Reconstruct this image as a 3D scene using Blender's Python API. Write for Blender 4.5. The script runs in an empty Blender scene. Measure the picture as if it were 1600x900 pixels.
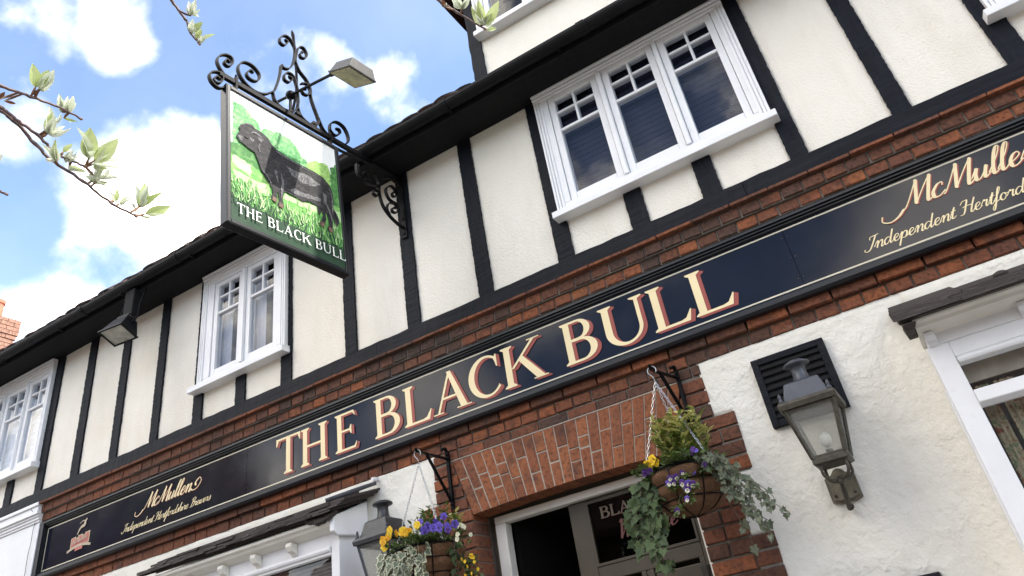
import bpy, math, random
import numpy as np
from mathutils import Vector, Matrix, noise

random.seed(7)
R = math.radians
sc = bpy.context.scene
COL = sc.collection

# ---------------------------------------------------------------- camera
# camera stands at the origin, eye height 1.55 m over the pavement (ground z = -1.55); facade runs along X, into the building is +Y
cam_d = bpy.data.cameras.new('camera')
cam = bpy.data.objects.new('camera', cam_d); COL.objects.link(cam)
cam.matrix_world = Matrix(((0.84167095, 0.39510383, 0.36808012, 0),
                           (0.51738125, -0.39487663, -0.75920293, 0),
                           (-0.15461775, 0.82943681, -0.5367755, 0),
                           (0, 0, 0, 1)))
cam_d.sensor_width = 36.0
cam_d.lens = 1163.98 / 1600 * 36
cam_d.shift_y = -84 / 1600          # the photograph is a crop: more was cut off the top than the bottom
cam_d.clip_start = 0.05; cam_d.clip_end = 2000
sc.camera = cam

# ---------------------------------------------------------------- sun, sky, exposure
SUN = Vector((0.70, 0.105, 0.70)).normalized()      # from the right, just behind the plane of the facade: the front is in open shade
sun_d = bpy.data.lights.new('sun', 'SUN'); sun_d.energy = 2.2; sun_d.angle = R(0.5); sun_d.color = (1.0, 0.95, 0.87)
sun = bpy.data.objects.new('sun', sun_d); COL.objects.link(sun)
sun.rotation_euler = SUN.to_track_quat('Z', 'Y').to_euler()
sc.view_settings.view_transform = 'Standard'; sc.view_settings.look = 'None'
sc.view_settings.exposure = 1.55; sc.view_settings.gamma = 1.0; sc.view_settings.use_curve_mapping = False

world = bpy.data.worlds.new('World'); sc.world = world; world.use_nodes = True
wn = world.node_tree; wn.nodes.clear()
def wnode(t, **kw):
    n = wn.nodes.new(t)
    for k, v in kw.items(): setattr(n, k, v)
    return n
def wmath(op, a, b=None, c=None, clamp=False):
    n = wnode('ShaderNodeMath', operation=op, use_clamp=clamp)
    for i, x in enumerate((a, b, c)):
        if x is None: continue
        if isinstance(x, (int, float)): n.inputs[i].default_value = x
        else: wn.links.new(x, n.inputs[i])
    return n.outputs[0]
sky = wnode('ShaderNodeTexSky', sky_type='NISHITA', sun_disc=False)
sky.sun_elevation = math.asin(SUN.z); sky.sun_rotation = math.atan2(SUN.x, SUN.y)
sky.air_density = 1.0; sky.dust_density = 0.6; sky.ozone_density = 1.2
tc = wnode('ShaderNodeTexCoord')
dirv = tc.outputs['Generated']
nz = wnode('ShaderNodeTexNoise'); nz.inputs['Scale'].default_value = 13.0; nz.inputs['Detail'].default_value = 8.0; nz.inputs['Roughness'].default_value = 0.52
wn.links.new(dirv, nz.inputs['Vector'])
nb = wnode('ShaderNodeTexNoise'); nb.inputs['Scale'].default_value = 2.1; nb.inputs['Detail'].default_value = 6.0; nb.inputs['Roughness'].default_value = 0.55
mp = wnode('ShaderNodeMapping'); mp.inputs['Location'].default_value = (3.1, 1.7, 0.4)
wn.links.new(dirv, mp.inputs['Vector']); wn.links.new(mp.outputs[0], nb.inputs['Vector'])
nc = wmath('SUBTRACT', nz.outputs['Fac'], 0.5)
# cumulus heaps: direction, inner and outer radius (degrees), density
HEAPS = [((-0.6068, 0.313, 0.7306), 4.6, .78), ((-0.6322, 0.27, 0.7262), 4.2, .66), ((-0.6755, 0.4391, 0.5923), 7.5, 1.1), ((-0.6351, 0.4587, 0.6215), 5.2, 1.0),
         ((-0.7076, 0.3959, 0.5853), 4.5, .5), ((-0.7121, 0.2847, 0.6418), 4.5, .5), ((-0.4758, 0.5146, 0.7133), 4.2, .44), ((-0.5118, 0.4737, 0.7167), 4.6, .50),
         ((-0.4163, 0.5864, 0.6948), 4.0, .42), ((-0.7828, 0.4103, 0.4678), 6, .62), ((-0.6481, 0.502, 0.5727), 6.6, 1.0), ((-0.6983, 0.4813, 0.5298), 6, .9),
         ((-0.3972, 0.572, 0.7176), 3.0, .40)]
acc = None
for d, rad, amp in HEAPS:
    dp = wnode('ShaderNodeVectorMath', operation='DOT_PRODUCT'); wn.links.new(dirv, dp.inputs[0]); dp.inputs[1].default_value = Vector(d).normalized()
    # falls off with angle: 1 at the middle, 0 at the rim
    c0 = math.cos(R(rad * 0.92))
    g = wmath('DIVIDE', wmath('SUBTRACT', dp.outputs['Value'], c0), 1 - c0)
    g = wmath('MULTIPLY', g, amp)
    acc = g if acc is None else wmath('MAXIMUM', acc, g)
acc = wmath('MAXIMUM', acc, -0.6)
heap = wmath('ADD', acc, wmath('MULTIPLY', nc, 1.9))
heap = wmath('POWER', wmath('DIVIDE', wmath('SUBTRACT', heap, 0.10), 1.10, clamp=True), 2.6)
# the rest of the sky carries the same kind of broken cloud
dpv = wnode('ShaderNodeVectorMath', operation='DOT_PRODUCT'); wn.links.new(dirv, dpv.inputs[0]); dpv.inputs[1].default_value = Vector((-0.60, 0.44, 0.667)).normalized()
away = wmath('DIVIDE', wmath('SUBTRACT', math.cos(R(20)), dpv.outputs['Value']), 0.10, clamp=True)
rest = wmath('DIVIDE', wmath('SUBTRACT', wmath('ADD', nb.outputs['Fac'], wmath('MULTIPLY', nc, 0.35)), 0.455), 0.12, clamp=True)
rest = wmath('MULTIPLY', wmath('POWER', rest, 2.0), away)
wisp = wmath('MULTIPLY', wmath('DIVIDE', wmath('SUBTRACT', nb.outputs['Fac'], 0.40), 0.35, clamp=True), 0.035)
mask = wmath('MAXIMUM', wmath('MAXIMUM', heap, wmath('MULTIPLY', rest, 0.85)), wisp)
mask = wmath('MULTIPLY', mask, 0.97, clamp=True)
mix = wnode('ShaderNodeMix', data_type='RGBA')
wn.links.new(mask, mix.inputs['Factor'])
gain = wnode('ShaderNodeVectorMath', operation='MULTIPLY'); gain.inputs[1].default_value = (1.0, 1.0, 1.0)
wn.links.new(sky.outputs[0], gain.inputs[0])
wn.links.new(gain.outputs[0], mix.inputs['A']); mix.inputs['B'].default_value = (19.5, 18.0, 15.8, 1)
bg = wnode('ShaderNodeBackground'); bg.inputs['Strength'].default_value = 0.14
wn.links.new(mix.outputs['Result'], bg.inputs['Color'])
wo = wnode('ShaderNodeOutputWorld'); wn.links.new(bg.outputs[0], wo.inputs[0])

# ---------------------------------------------------------------- materials
MATS = {}
class NT:
    def __init__(s, name):
        s.m = bpy.data.materials.new(name); s.m.use_nodes = True; s.t = s.m.node_tree
        s.p = s.t.nodes['Principled BSDF']; s.out = s.t.nodes['Material Output']; MATS[name] = s.m
        s.tc = s.t.nodes.new('ShaderNodeTexCoord'); s.co = s.tc.outputs['Object']
    def n(s, t, **kw):
        n = s.t.nodes.new(t)
        for k, v in kw.items(): setattr(n, k, v)
        return n
    def l(s, a, b): s.t.links.new(a, b)
    def world(s):
        g = s.n('ShaderNodeNewGeometry'); s.co = g.outputs['Position']; return s
    def noise(s, scale, detail=4, rough=.55, dist=0, vec=None, sc3=None):
        n = s.n('ShaderNodeTexNoise'); n.inputs['Scale'].default_value = scale; n.inputs['Detail'].default_value = detail
        n.inputs['Roughness'].default_value = rough; n.inputs['Distortion'].default_value = dist
        v = vec or s.co
        if sc3:
            mp = s.n('ShaderNodeMapping'); mp.inputs['Scale'].default_value = sc3; s.l(v, mp.inputs['Vector']); v = mp.outputs[0]
        s.l(v, n.inputs['Vector']); return n.outputs['Fac']
    def ramp(s, fac, stops, interp='LINEAR'):
        r = s.n('ShaderNodeValToRGB'); r.color_ramp.interpolation = interp
        while len(r.color_ramp.elements) < len(stops): r.color_ramp.elements.new(.5)
        for e, (p, c) in zip(r.color_ramp.elements, stops):
            e.position = p; e.color = (*c, 1) if len(c) == 3 else c
        s.l(fac, r.inputs[0]); return r.outputs[0]
    def mix(s, fac, a, b, mode='MIX'):
        m = s.n('ShaderNodeMix', data_type='RGBA', blend_type=mode)
        for sock, x in (('Factor', fac), ('A', a), ('B', b)):
            if isinstance(x, (int, float)): m.inputs[sock].default_value = x
            elif isinstance(x, tuple): m.inputs[sock].default_value = (*x, 1)
            else: s.l(x, m.inputs[sock])
        return m.outputs['Result']
    def math(s, op, a, b=None, clamp=False):
        m = s.n('ShaderNodeMath', operation=op, use_clamp=clamp)
        for i, x in enumerate((a, b)):
            if x is None: continue
            if isinstance(x, (int, float)): m.inputs[i].default_value = x
            else: s.l(x, m.inputs[i])
        return m.outputs[0]
    def col(s, x):
        if isinstance(x, tuple): s.p.inputs['Base Color'].default_value = (*x, 1)
        else: s.l(x, s.p.inputs['Base Color'])
        return s
    def rough(s, x):
        if isinstance(x, (int, float)): s.p.inputs['Roughness'].default_value = x
        else: s.l(x, s.p.inputs['Roughness'])
        return s
    def bump(s, h, strength=.5, dist=.01, prev=None):
        b = s.n('ShaderNodeBump'); b.inputs['Strength'].default_value = strength; b.inputs['Distance'].default_value = dist
        s.l(h, b.inputs['Height']); s.l(b.outputs[0], s.p.inputs['Normal'])
        if prev: s.l(prev, b.inputs['Normal'])
        return b.outputs[0]

def simple(name, c, rough=.5, var=.12, scale=20, bump=.0, metal=0, spec=.5):
    a = NT(name).world()
    n = a.noise(scale, 5)
    dark = tuple(x * (1 - var) for x in c); light = tuple(min(1, x * (1 + var)) for x in c)
    a.col(a.ramp(n, [(.3, dark), (.7, light)])).rough(rough)
    a.p.inputs['Metallic'].default_value = metal; a.p.inputs['Specular IOR Level'].default_value = spec
    if bump: a.bump(a.noise(scale * 3, 6), bump, .004)
    return a.m

# cream stippled render between the timbers
a = NT('render_cream').world()
st = a.noise(60, 5, .6); big = a.noise(1.6, 3); mid = a.noise(9, 4)
c = a.ramp(big, [(.3, (.80, .75, .65)), (.7, (.85, .805, .715))])
c = a.mix(a.math('MULTIPLY', a.ramp(a.noise(3.0, 6, .65, 0, None, (1, 1, .25)), [(.50, (0, 0, 0)), (.72, (1, 1, 1))]), .30), c, (.60, .52, .39))
c = a.mix(a.math('MULTIPLY', a.ramp(st, [(.58, (0, 0, 0)), (.72, (1, 1, 1))]), .12), c, (.60, .55, .46))
a.col(c).rough(.9); a.p.inputs['Specular IOR Level'].default_value = .2
h = a.math('ADD', a.math('MULTIPLY', st, .6), a.math('MULTIPLY', a.noise(140, 3), .4)); a.bump(h, .9, .012)
# thick lime-washed render low down: blobs and trowel swirls
a = NT('render_white').world()
sw = a.noise(34, 4, .5, .25); big = a.noise(2.2, 4)
c = a.ramp(big, [(.3, (.72, .69, .61)), (.7, (.78, .755, .685))])
c = a.mix(a.math('MULTIPLY', a.ramp(sw, [(.30, (1, 1, 1)), (.44, (0, 0, 0))]), .14), c, (.56, .52, .44))
c = a.mix(a.math('MULTIPLY', a.ramp(a.noise(4.5, 6, .65, .3, None, (1.6, 1.6, .3)), [(.54, (0, 0, 0)), (.74, (1, 1, 1))]), .15), c, (.50, .455, .36))
a.col(c).rough(.8); a.p.inputs['Specular IOR Level'].default_value = .25
pat = a.ramp(a.noise(3.2, 3), [(.35, (.35, .35, .35)), (.65, (1, 1, 1))]); a.bump(a.math('MULTIPLY', pat, a.math('ADD', a.math('ADD', sw, a.math('MULTIPLY', a.noise(15, 3, .5, .6), .9)), a.math('MULTIPLY', a.noise(85, 4), .3))), .68, .014)
# black painted timber
a = NT('black_timber').world()
g = a.noise(14, 6, .6, 0, None, (3, 3, .35)); f = a.noise(60, 5)
c = a.ramp(g, [(.3, (.004, .005, .008)), (.7, (.010, .012, .018))])
c = a.mix(a.ramp(a.noise(35, 6, .7), [(.61, (0, 0, 0)), (.73, (1, 1, 1))]), c, (.034, .034, .036))
a.p.inputs['Specular IOR Level'].default_value = .13; a.col(c).rough(.6); a.bump(a.math('ADD', g, a.math('MULTIPLY', f, .4)), .6, .006)
# the same paint on the long horizontal boards
a = NT('black_board').world()
g = a.noise(14, 6, .6, 0, None, (.25, 3, 3)); f = a.noise(70, 5)
c = a.ramp(g, [(.3, (.005, .006, .009)), (.7, (.012, .013, .018))])
a.p.inputs['Specular IOR Level'].default_value = .13; a.col(c).rough(.58); a.bump(a.math('ADD', g, a.math('MULTIPLY', f, .5)), .6, .006)
simple('black_iron', (.004, .004, .005), .45, .4, 90, .3, 0, .10)
simple('black_gloss', (.007, .008, .011), .34, .25, 30, .06, 0, .35)
simple('gutter_black', (.007, .007, .008), .5, .3, 14, .15, 0, .16)
simple('soffit_black', (.006, .006, .007), .75, .3, 20, .2, 0, .2)
simple('brown_board', (.045, .022, .016), .6, .3, 14, .2)
a = NT('white_paint').world()
n = a.noise(4, 5, .6); c = a.ramp(n, [(.35, (.72, .72, .73)), (.7, (.78, .78, .785))])
c = a.mix(a.math('MULTIPLY', a.ramp(a.noise(24, 6, .7), [(.56, (0, 0, 0)), (.74, (1, 1, 1))]), .30), c, (.55, .52, .46))
a.col(c).rough(.38); a.bump(a.noise(40, 4), .12, .003)
a = NT('cream_paint').world()
n = a.noise(5, 5, .6); c = a.ramp(n, [(.35, (.68, .65, .58)), (.7, (.75, .72, .66))])
c = a.mix(a.math('MULTIPLY', a.ramp(a.noise(18, 6, .7), [(.58, (0, 0, 0)), (.72, (1, 1, 1))]), .2), c, (.45, .42, .36))
a.col(c).rough(.5); a.bump(a.noise(50, 4), .15, .003)
simple('door_cream', (.050, .038, .023), .5, .15, 8, .05)
simple('door_dark', (.006, .0055, .005), .8, .2, 8, 0, 0, .05)
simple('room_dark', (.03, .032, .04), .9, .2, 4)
simple('lobby_wall', (.11, .09, .062), .9, .1, 4)

def brickmat(name, stops, moss=0):
    a = NT(name).world()
    oi = a.n('ShaderNodeObjectInfo'); rnd = oi.outputs['Random']
    drift = a.ramp(a.noise(1.1, 3, .5), [(.36, (0, 0, 0)), (.64, (1, 1, 1))]); base = a.ramp(a.math('ADD', a.math('MULTIPLY', rnd, .62), a.math('MULTIPLY', drift, .38)), stops, 'LINEAR')
    n = a.noise(45, 7, .65); n2 = a.noise(9, 5, .6)
    v = a.ramp(n, [(.32, (.45, .42, .42)), (.5, (1, 1, 1)), (.72, (1.3, 1.22, 1.15))])
    c = a.mix(1.0, a.mix(.14, base, (.095, .075, .06)), v, 'MULTIPLY')
    c = a.mix(a.math('MULTIPLY', a.ramp(n2, [(.52, (0, 0, 0)), (.7, (1, 1, 1))]), .65), c, (.045, .03, .026))
    pits = a.ramp(a.noise(160, 3, .5), [(.66, (0, 0, 0)), (.72, (1, 1, 1))])
    c = a.mix(pits, c, (.02, .014, .012))
    c = a.mix(a.math('MULTIPLY', a.ramp(a.noise(30, 6, .7, .5), [(.62, (0, 0, 0)), (.76, (1, 1, 1))]), .45), c, (.30, .25, .21))
    a.col(c).rough(.85); a.p.inputs['Specular IOR Level'].default_value = .25
    h = a.math('SUBTRACT', a.math('MULTIPLY', n, 1.0), a.math('MULTIPLY', pits, .5)); a.bump(h, .7, .005)
    return a.m
brickmat('brick_red', [(0, (.055, .034, .027)), (.2, (.10, .045, .029)), (.42, (.175, .060, .030)), (.66, (.27, .086, .034)), (.84, (.14, .054, .035)), (1, (.34, .115, .040))])
brickmat('brick_dark', [(0, (.045, .031, .026)), (.35, (.080, .042, .031)), (.6, (.13, .052, .031)), (.82, (.185, .065, .033)), (1, (.25, .085, .036))])
brickmat('brick_arch', [(0, (.16, .056, .030)), (.3, (.235, .078, .035)), (.6, (.30, .104, .042)), (.8, (.20, .072, .038)), (1, (.34, .125, .050))])
brickmat('brick_chimney', [(0, (.36, .19, .135)), (1, (.44, .25, .18))])
a = NT('mortar').world(); n = a.noise(40, 6, .65)
a.col(a.ramp(n, [(.3, (.115, .10, .085)), (.7, (.21, .185, .155))])).rough(.95); a.bump(a.noise(120, 4), .6, .004)
a = NT('mortar_pale').world(); n = a.noise(40, 6, .65)
a.col(a.ramp(n, [(.3, (.27, .23, .185)), (.7, (.39, .34, .28))])).rough(.95); a.bump(a.noise(120, 4), .5, .003)
simple('terracotta', (.50, .20, .12), .8, .15, 12, .2)
# roof tiles, slates, lead
a = NT('roof_tile').world(); oi = a.n('ShaderNodeObjectInfo')
c = a.ramp(oi.outputs['Random'], [(0, (.030, .022, .020)), (.5, (.060, .034, .027)), (1, (.095, .045, .032))])
c = a.mix(a.ramp(a.noise(22, 6, .7), [(.5, (0, 0, 0)), (.7, (1, 1, 1))]), c, (.028, .028, .024))
a.col(c).rough(.85); a.bump(a.noise(60, 6), .6, .006)
a = NT('old_slate').world(); n = a.noise(16, 7, .7, .6, None, (.6, 2, 5))
c = a.ramp(n, [(.3, (.016, .012, .011)), (.55, (.040, .029, .025)), (.75, (.095, .068, .058))])
c = a.mix(a.ramp(a.noise(11, 5, .6), [(.62, (0, 0, 0)), (.75, (1, 1, 1))]), c, (.05, .055, .03))
a.col(c).rough(.8); a.bump(n, .8, .01)
simple('lead', (.055, .055, .065), .6, .2, 12, .2)
# fascia: dark blue-black gloss panel
a = NT('fascia_blue').world()
c = a.ramp(a.noise(3, 4), [(.3, (.006, .0075, .015)), (.7, (.009, .011, .021))])
a.col(c); a.rough(a.ramp(a.noise(5, 6, .65), [(.3, (.06, .06, .06)), (.8, (.16, .16, .16))]))
a.p.inputs['Specular IOR Level'].default_value = .22
a.bump(a.noise(1.6, 3), .05, .02)
simple('letter_cream', (.80, .66, .38), .45, .04, 6)
simple('letter_red', (.27, .038, .024), .45, .06, 6)
simple('gold_line', (.62, .56, .42), .45, .06, 6)
simple('gold_faded', (.42, .34, .20), .5, .12, 30)
simple('door_gold', (.10, .085, .05), .5, .1, 30)
simple('door_red', (.10, .022, .016), .5, .1, 30)
simple('crest_red', (.42, .11, .09), .5, .1, 30)
simple('crest_buff', (.40, .32, .22), .5, .15, 40)
# glass
def glassmat(name, tint, refl=1.0, rough=.0, wavy=0):
    m = bpy.data.materials.new(name); m.use_nodes = True; t = m.node_tree; MATS[name] = m
    t.nodes.remove(t.nodes['Principled BSDF']); out = t.nodes['Material Output']
    tr = t.nodes.new('ShaderNodeBsdfTransparent'); tr.inputs[0].default_value = (*tint, 1)
    gl = t.nodes.new('ShaderNodeBsdfAnisotropic') if False else t.nodes.new('ShaderNodeBsdfGlossy'); gl.inputs['Roughness'].default_value = rough
    lw = t.nodes.new('ShaderNodeLayerWeight'); lw.inputs['Blend'].default_value = .5
    p = t.nodes.new('ShaderNodeMath'); p.operation = 'POWER'; t.links.new(lw.outputs['Facing'], p.inputs[0]); p.inputs[1].default_value = 4.0
    m1 = t.nodes.new('ShaderNodeMath'); m1.operation = 'MULTIPLY_ADD'; t.links.new(p.outputs[0], m1.inputs[0]); m1.inputs[1].default_value = .62 * refl; m1.inputs[2].default_value = .022 * refl
    mx = t.nodes.new('ShaderNodeMixShader'); t.links.new(m1.outputs[0], mx.inputs[0]); t.links.new(tr.outputs[0], mx.inputs[1]); t.links.new(gl.outputs[0], mx.inputs[2])
    t.links.new(mx.outputs[0], out.inputs[0])
    if wavy:
        g = t.nodes.new('ShaderNodeNewGeometry'); n = t.nodes.new('ShaderNodeTexNoise'); n.inputs['Scale'].default_value = 3.5; t.links.new(g.outputs['Position'], n.inputs['Vector'])
        b = t.nodes.new('ShaderNodeBump'); b.inputs['Strength'].default_value = wavy; b.inputs['Distance'].default_value = .02
        t.links.new(n.outputs['Fac'], b.inputs['Height']); t.links.new(b.outputs[0], gl.inputs['Normal'])
    return m
glassmat('window_glass', (.90, .92, .95), 1.0, .0, .08)
glassmat('door_glass', (.55, .55, .53), .4)
glassmat('lantern_glass', (.93, .93, .91), .7, .04)
# frosted, dusty lantern panes
m = MATS['lantern_glass']; t = m.node_tree
df = t.nodes.new('ShaderNodeBsdfTranslucent'); df.inputs[0].default_value = (.8, .8, .78, 1)
d2 = t.nodes.new('ShaderNodeBsdfDiffuse'); d2.inputs[0].default_value = (.84, .84, .81, 1)
ad = t.nodes.new('ShaderNodeMixShader'); ad.inputs[0].default_value = .45; t.links.new(df.outputs[0], ad.inputs[1]); t.links.new(d2.outputs[0], ad.inputs[2])
mx = t.nodes.new('ShaderNodeMixShader'); mx.inputs[0].default_value = .17
old = t.nodes['Material Output'].inputs[0].links[0].from_socket
t.links.new(old, mx.inputs[1]); t.links.new(ad.outputs[0], mx.inputs[2]); t.links.new(mx.outputs[0], t.nodes['Material Output'].inputs[0])
simple('blind_grey', (.62, .62, .64), .8, .06, 8)
simple('blind_navy', (.016, .018, .038), .8, .1, 8)
simple('blind_taupe', (.17, .145, .12), .8, .2, 8)
simple('curtain_pale', (.45, .45, .47), .9, .15, 6)
a = NT('curtain_floral').world()
c = a.ramp(a.noise(26, 3, .5, .8), [(.36, (.26, .09, .05)), (.44, (.40, .31, .18)), (.56, (.48, .40, .25)), (.62, (.12, .18, .07)), (.7, (.52, .42, .27))])
a.col(c).rough(.95)
simple('pelmet', (.42, .35, .25), .9, .2, 12)
# lantern metals
simple('lantern_brass', (.050, .042, .030), .5, .35, 40, .25, .3)
simple('lantern_plate', (.13, .112, .078), .55, .3, 40, .3, .2)
simple('lantern_iron', (.032, .033, .036), .45, .3, 40, .2, .2)
simple('lantern_roof', (.055, .060, .072), .4, .2, 12, .1, .3)
simple('bulb_white', (.85, .85, .82), .3, .03, 10)
simple('lamp_housing', (.060, .058, .056), .5, .15, 20, .1)
simple('lamp_glass', (.42, .38, .26), .25, .25, 14)
simple('flood_glass', (.42, .41, .35), .12, .35, 10)
simple('chain_steel', (.45, .46, .47), .35, .1, 60, 0, .8)
simple('cable_grey', (.12, .12, .12), .6, .1, 20)
# sign painting colours
simple('art_sky', (.86, .87, .84), .4, .05, 5)
def art(name, stops, sc3=(6, 6, 6), scale=6, dist=1.0):
    a = NT(name).world(); n = a.noise(scale, 6, .65, dist, None, sc3)
    a.col(a.ramp(n, stops)).rough(.5); a.p.inputs['Specular IOR Level'].default_value = .12; return a.m
art('art_tree', [(.30, (.05, .19, .06)), (.48, (.13, .36, .14)), (.66, (.34, .56, .26))], (1, 5, 5), 5)
art('art_tree_dark', [(.30, (.035, .12, .035)), (.5, (.07, .21, .06)), (.7, (.19, .36, .12))], (1, 5, 5), 5)
art('art_bush', [(.30, (.15, .34, .08)), (.5, (.28, .48, .13)), (.7, (.46, .60, .24))], (1, 5, 5), 5)
art('art_field', [(.30, (.07, .26, .06)), (.5, (.16, .40, .10)), (.7, (.34, .54, .18))], (1, 1.5, 6), 5)
art('art_light', [(.30, (.34, .55, .24)), (.6, (.50, .66, .34)), (.8, (.62, .72, .46))], (1, 1.2, 6), 5)
art('art_grass', [(.30, (.05, .19, .05)), (.5, (.12, .32, .09)), (.7, (.28, .48, .15))], (1, 9, 2), 6)
art('art_band', [(.30, (.022, .055, .030)), (.7, (.040, .075, .045))], (1, 2, 2), 4)
art('art_bull', [(.30, (.010, .010, .012)), (.5, (.030, .029, .031)), (.75, (.085, .080, .078))], (1, 4, 9), 6)
art('art_grey', [(.32, (.045, .044, .045)), (.5, (.12, .118, .118)), (.72, (.38, .37, .36))], (1, 12, 5), 7)
art('art_hoof', [(.30, (.10, .06, .045)), (.7, (.24, .16, .12))], (1, 5, 5), 6)
simple('art_white', (.84, .84, .80), .4, .03, 6)
# plants
def leafmat(name, c1, c2, trans=.35, rough=.45):
    a = NT(name); oi = a.n('ShaderNodeObjectInfo')
    g = a.n('ShaderNodeNewGeometry'); n = a.noise(60, 4, .6, 0, g.outputs['Position'])
    f = a.math('ADD', a.math('MULTIPLY', oi.outputs['Random'], .5), a.math('MULTIPLY', n, .5))
    c = a.ramp(f, [(.25, c1), (.75, c2)]); a.col(c).rough(rough)
    tl = a.n('ShaderNodeBsdfTranslucent'); a.l(c, tl.inputs[0])
    mx = a.n('ShaderNodeMixShader'); mx.inputs[0].default_value = trans
    a.l(a.p.outputs[0], mx.inputs[1]); a.l(tl.outputs[0], mx.inputs[2]); a.l(mx.outputs[0], a.out.inputs[0]); return a.m
leafmat('leaf_spring', (.36, .44, .16), (.52, .58, .28), .5)
leafmat('leaf_silver', (.60, .65, .50), (.78, .80, .68), .45, .7)
leafmat('leaf_withered', (.12, .05, .03), (.22, .11, .06), .2)
leafmat('ivy_dark', (.026, .048, .014), (.070, .105, .032), .15, .65)
leafmat('ivy_grey', (.085, .105, .062), (.150, .170, .110), .15, .7)
leafmat('ivy_cream', (.36, .38, .25), (.50, .50, .36), .2)
leafmat('shrub_green', (.075, .125, .025), (.16, .22, .045), .3)
leafmat('shrub_gold', (.34, .34, .08), (.55, .52, .18), .3)
leafmat('leaf_mid', (.045, .085, .018), (.105, .150, .038), .2, .6)
leafmat('petal_yellow', (.80, .50, .015), (.86, .60, .03), .25, .6)
leafmat('petal_orange', (.78, .36, .01), (.82, .44, .015), .25, .6)
leafmat('petal_purple', (.10, .06, .40), (.17, .11, .55), .25, .6)
leafmat('petal_violet', (.07, .02, .18), (.12, .035, .26), .2, .6)
leafmat('petal_white', (.68, .66, .46), (.80, .78, .62), .25, .6)
simple('flower_eye', (.012, .006, .02), .7, .2, 40)
a = NT('twig_bark').world(); n = a.noise(160, 5, .6)
a.col(a.ramp(n, [(.3, (.050, .026, .026)), (.7, (.15, .085, .075))])).rough(.5); a.bump(n, .5, .002)
simple('bud_scale', (.20, .10, .05), .6, .4, 200, .3)
simple('stem_brown', (.075, .055, .035), .7, .3, 60, .2)
simple('stem_green', (.075, .11, .035), .6, .2, 60)
a = NT('coir').world(); n = a.noise(95, 6, .75, 2.0); n2 = a.noise(14, 4)
c = a.ramp(n, [(.3, (.085, .038, .017)), (.5, (.21, .100, .045)), (.72, (.37, .21, .105))])
c = a.mix(a.math('MULTIPLY', n2, .45), c, (.13, .052, .022)); a.col(c).rough(.95); a.bump(n, 1.0, .02)
# ground
a = NT('paving').world(); n = a.noise(3, 6, .6)
a.col(a.ramp(n, [(.3, (.13, .125, .12)), (.7, (.18, .175, .165))])).rough(.9); a.bump(a.noise(40, 5), .3, .01)
a = NT('asphalt').world(); n = a.noise(2, 6, .6)
a.col(a.ramp(n, [(.3, (.075, .073, .070)), (.7, (.115, .112, .108))])).rough(.9); a.bump(a.noise(90, 5), .4, .01)
simple('earth', (.16, .15, .10), .95, .3, .3)

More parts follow.
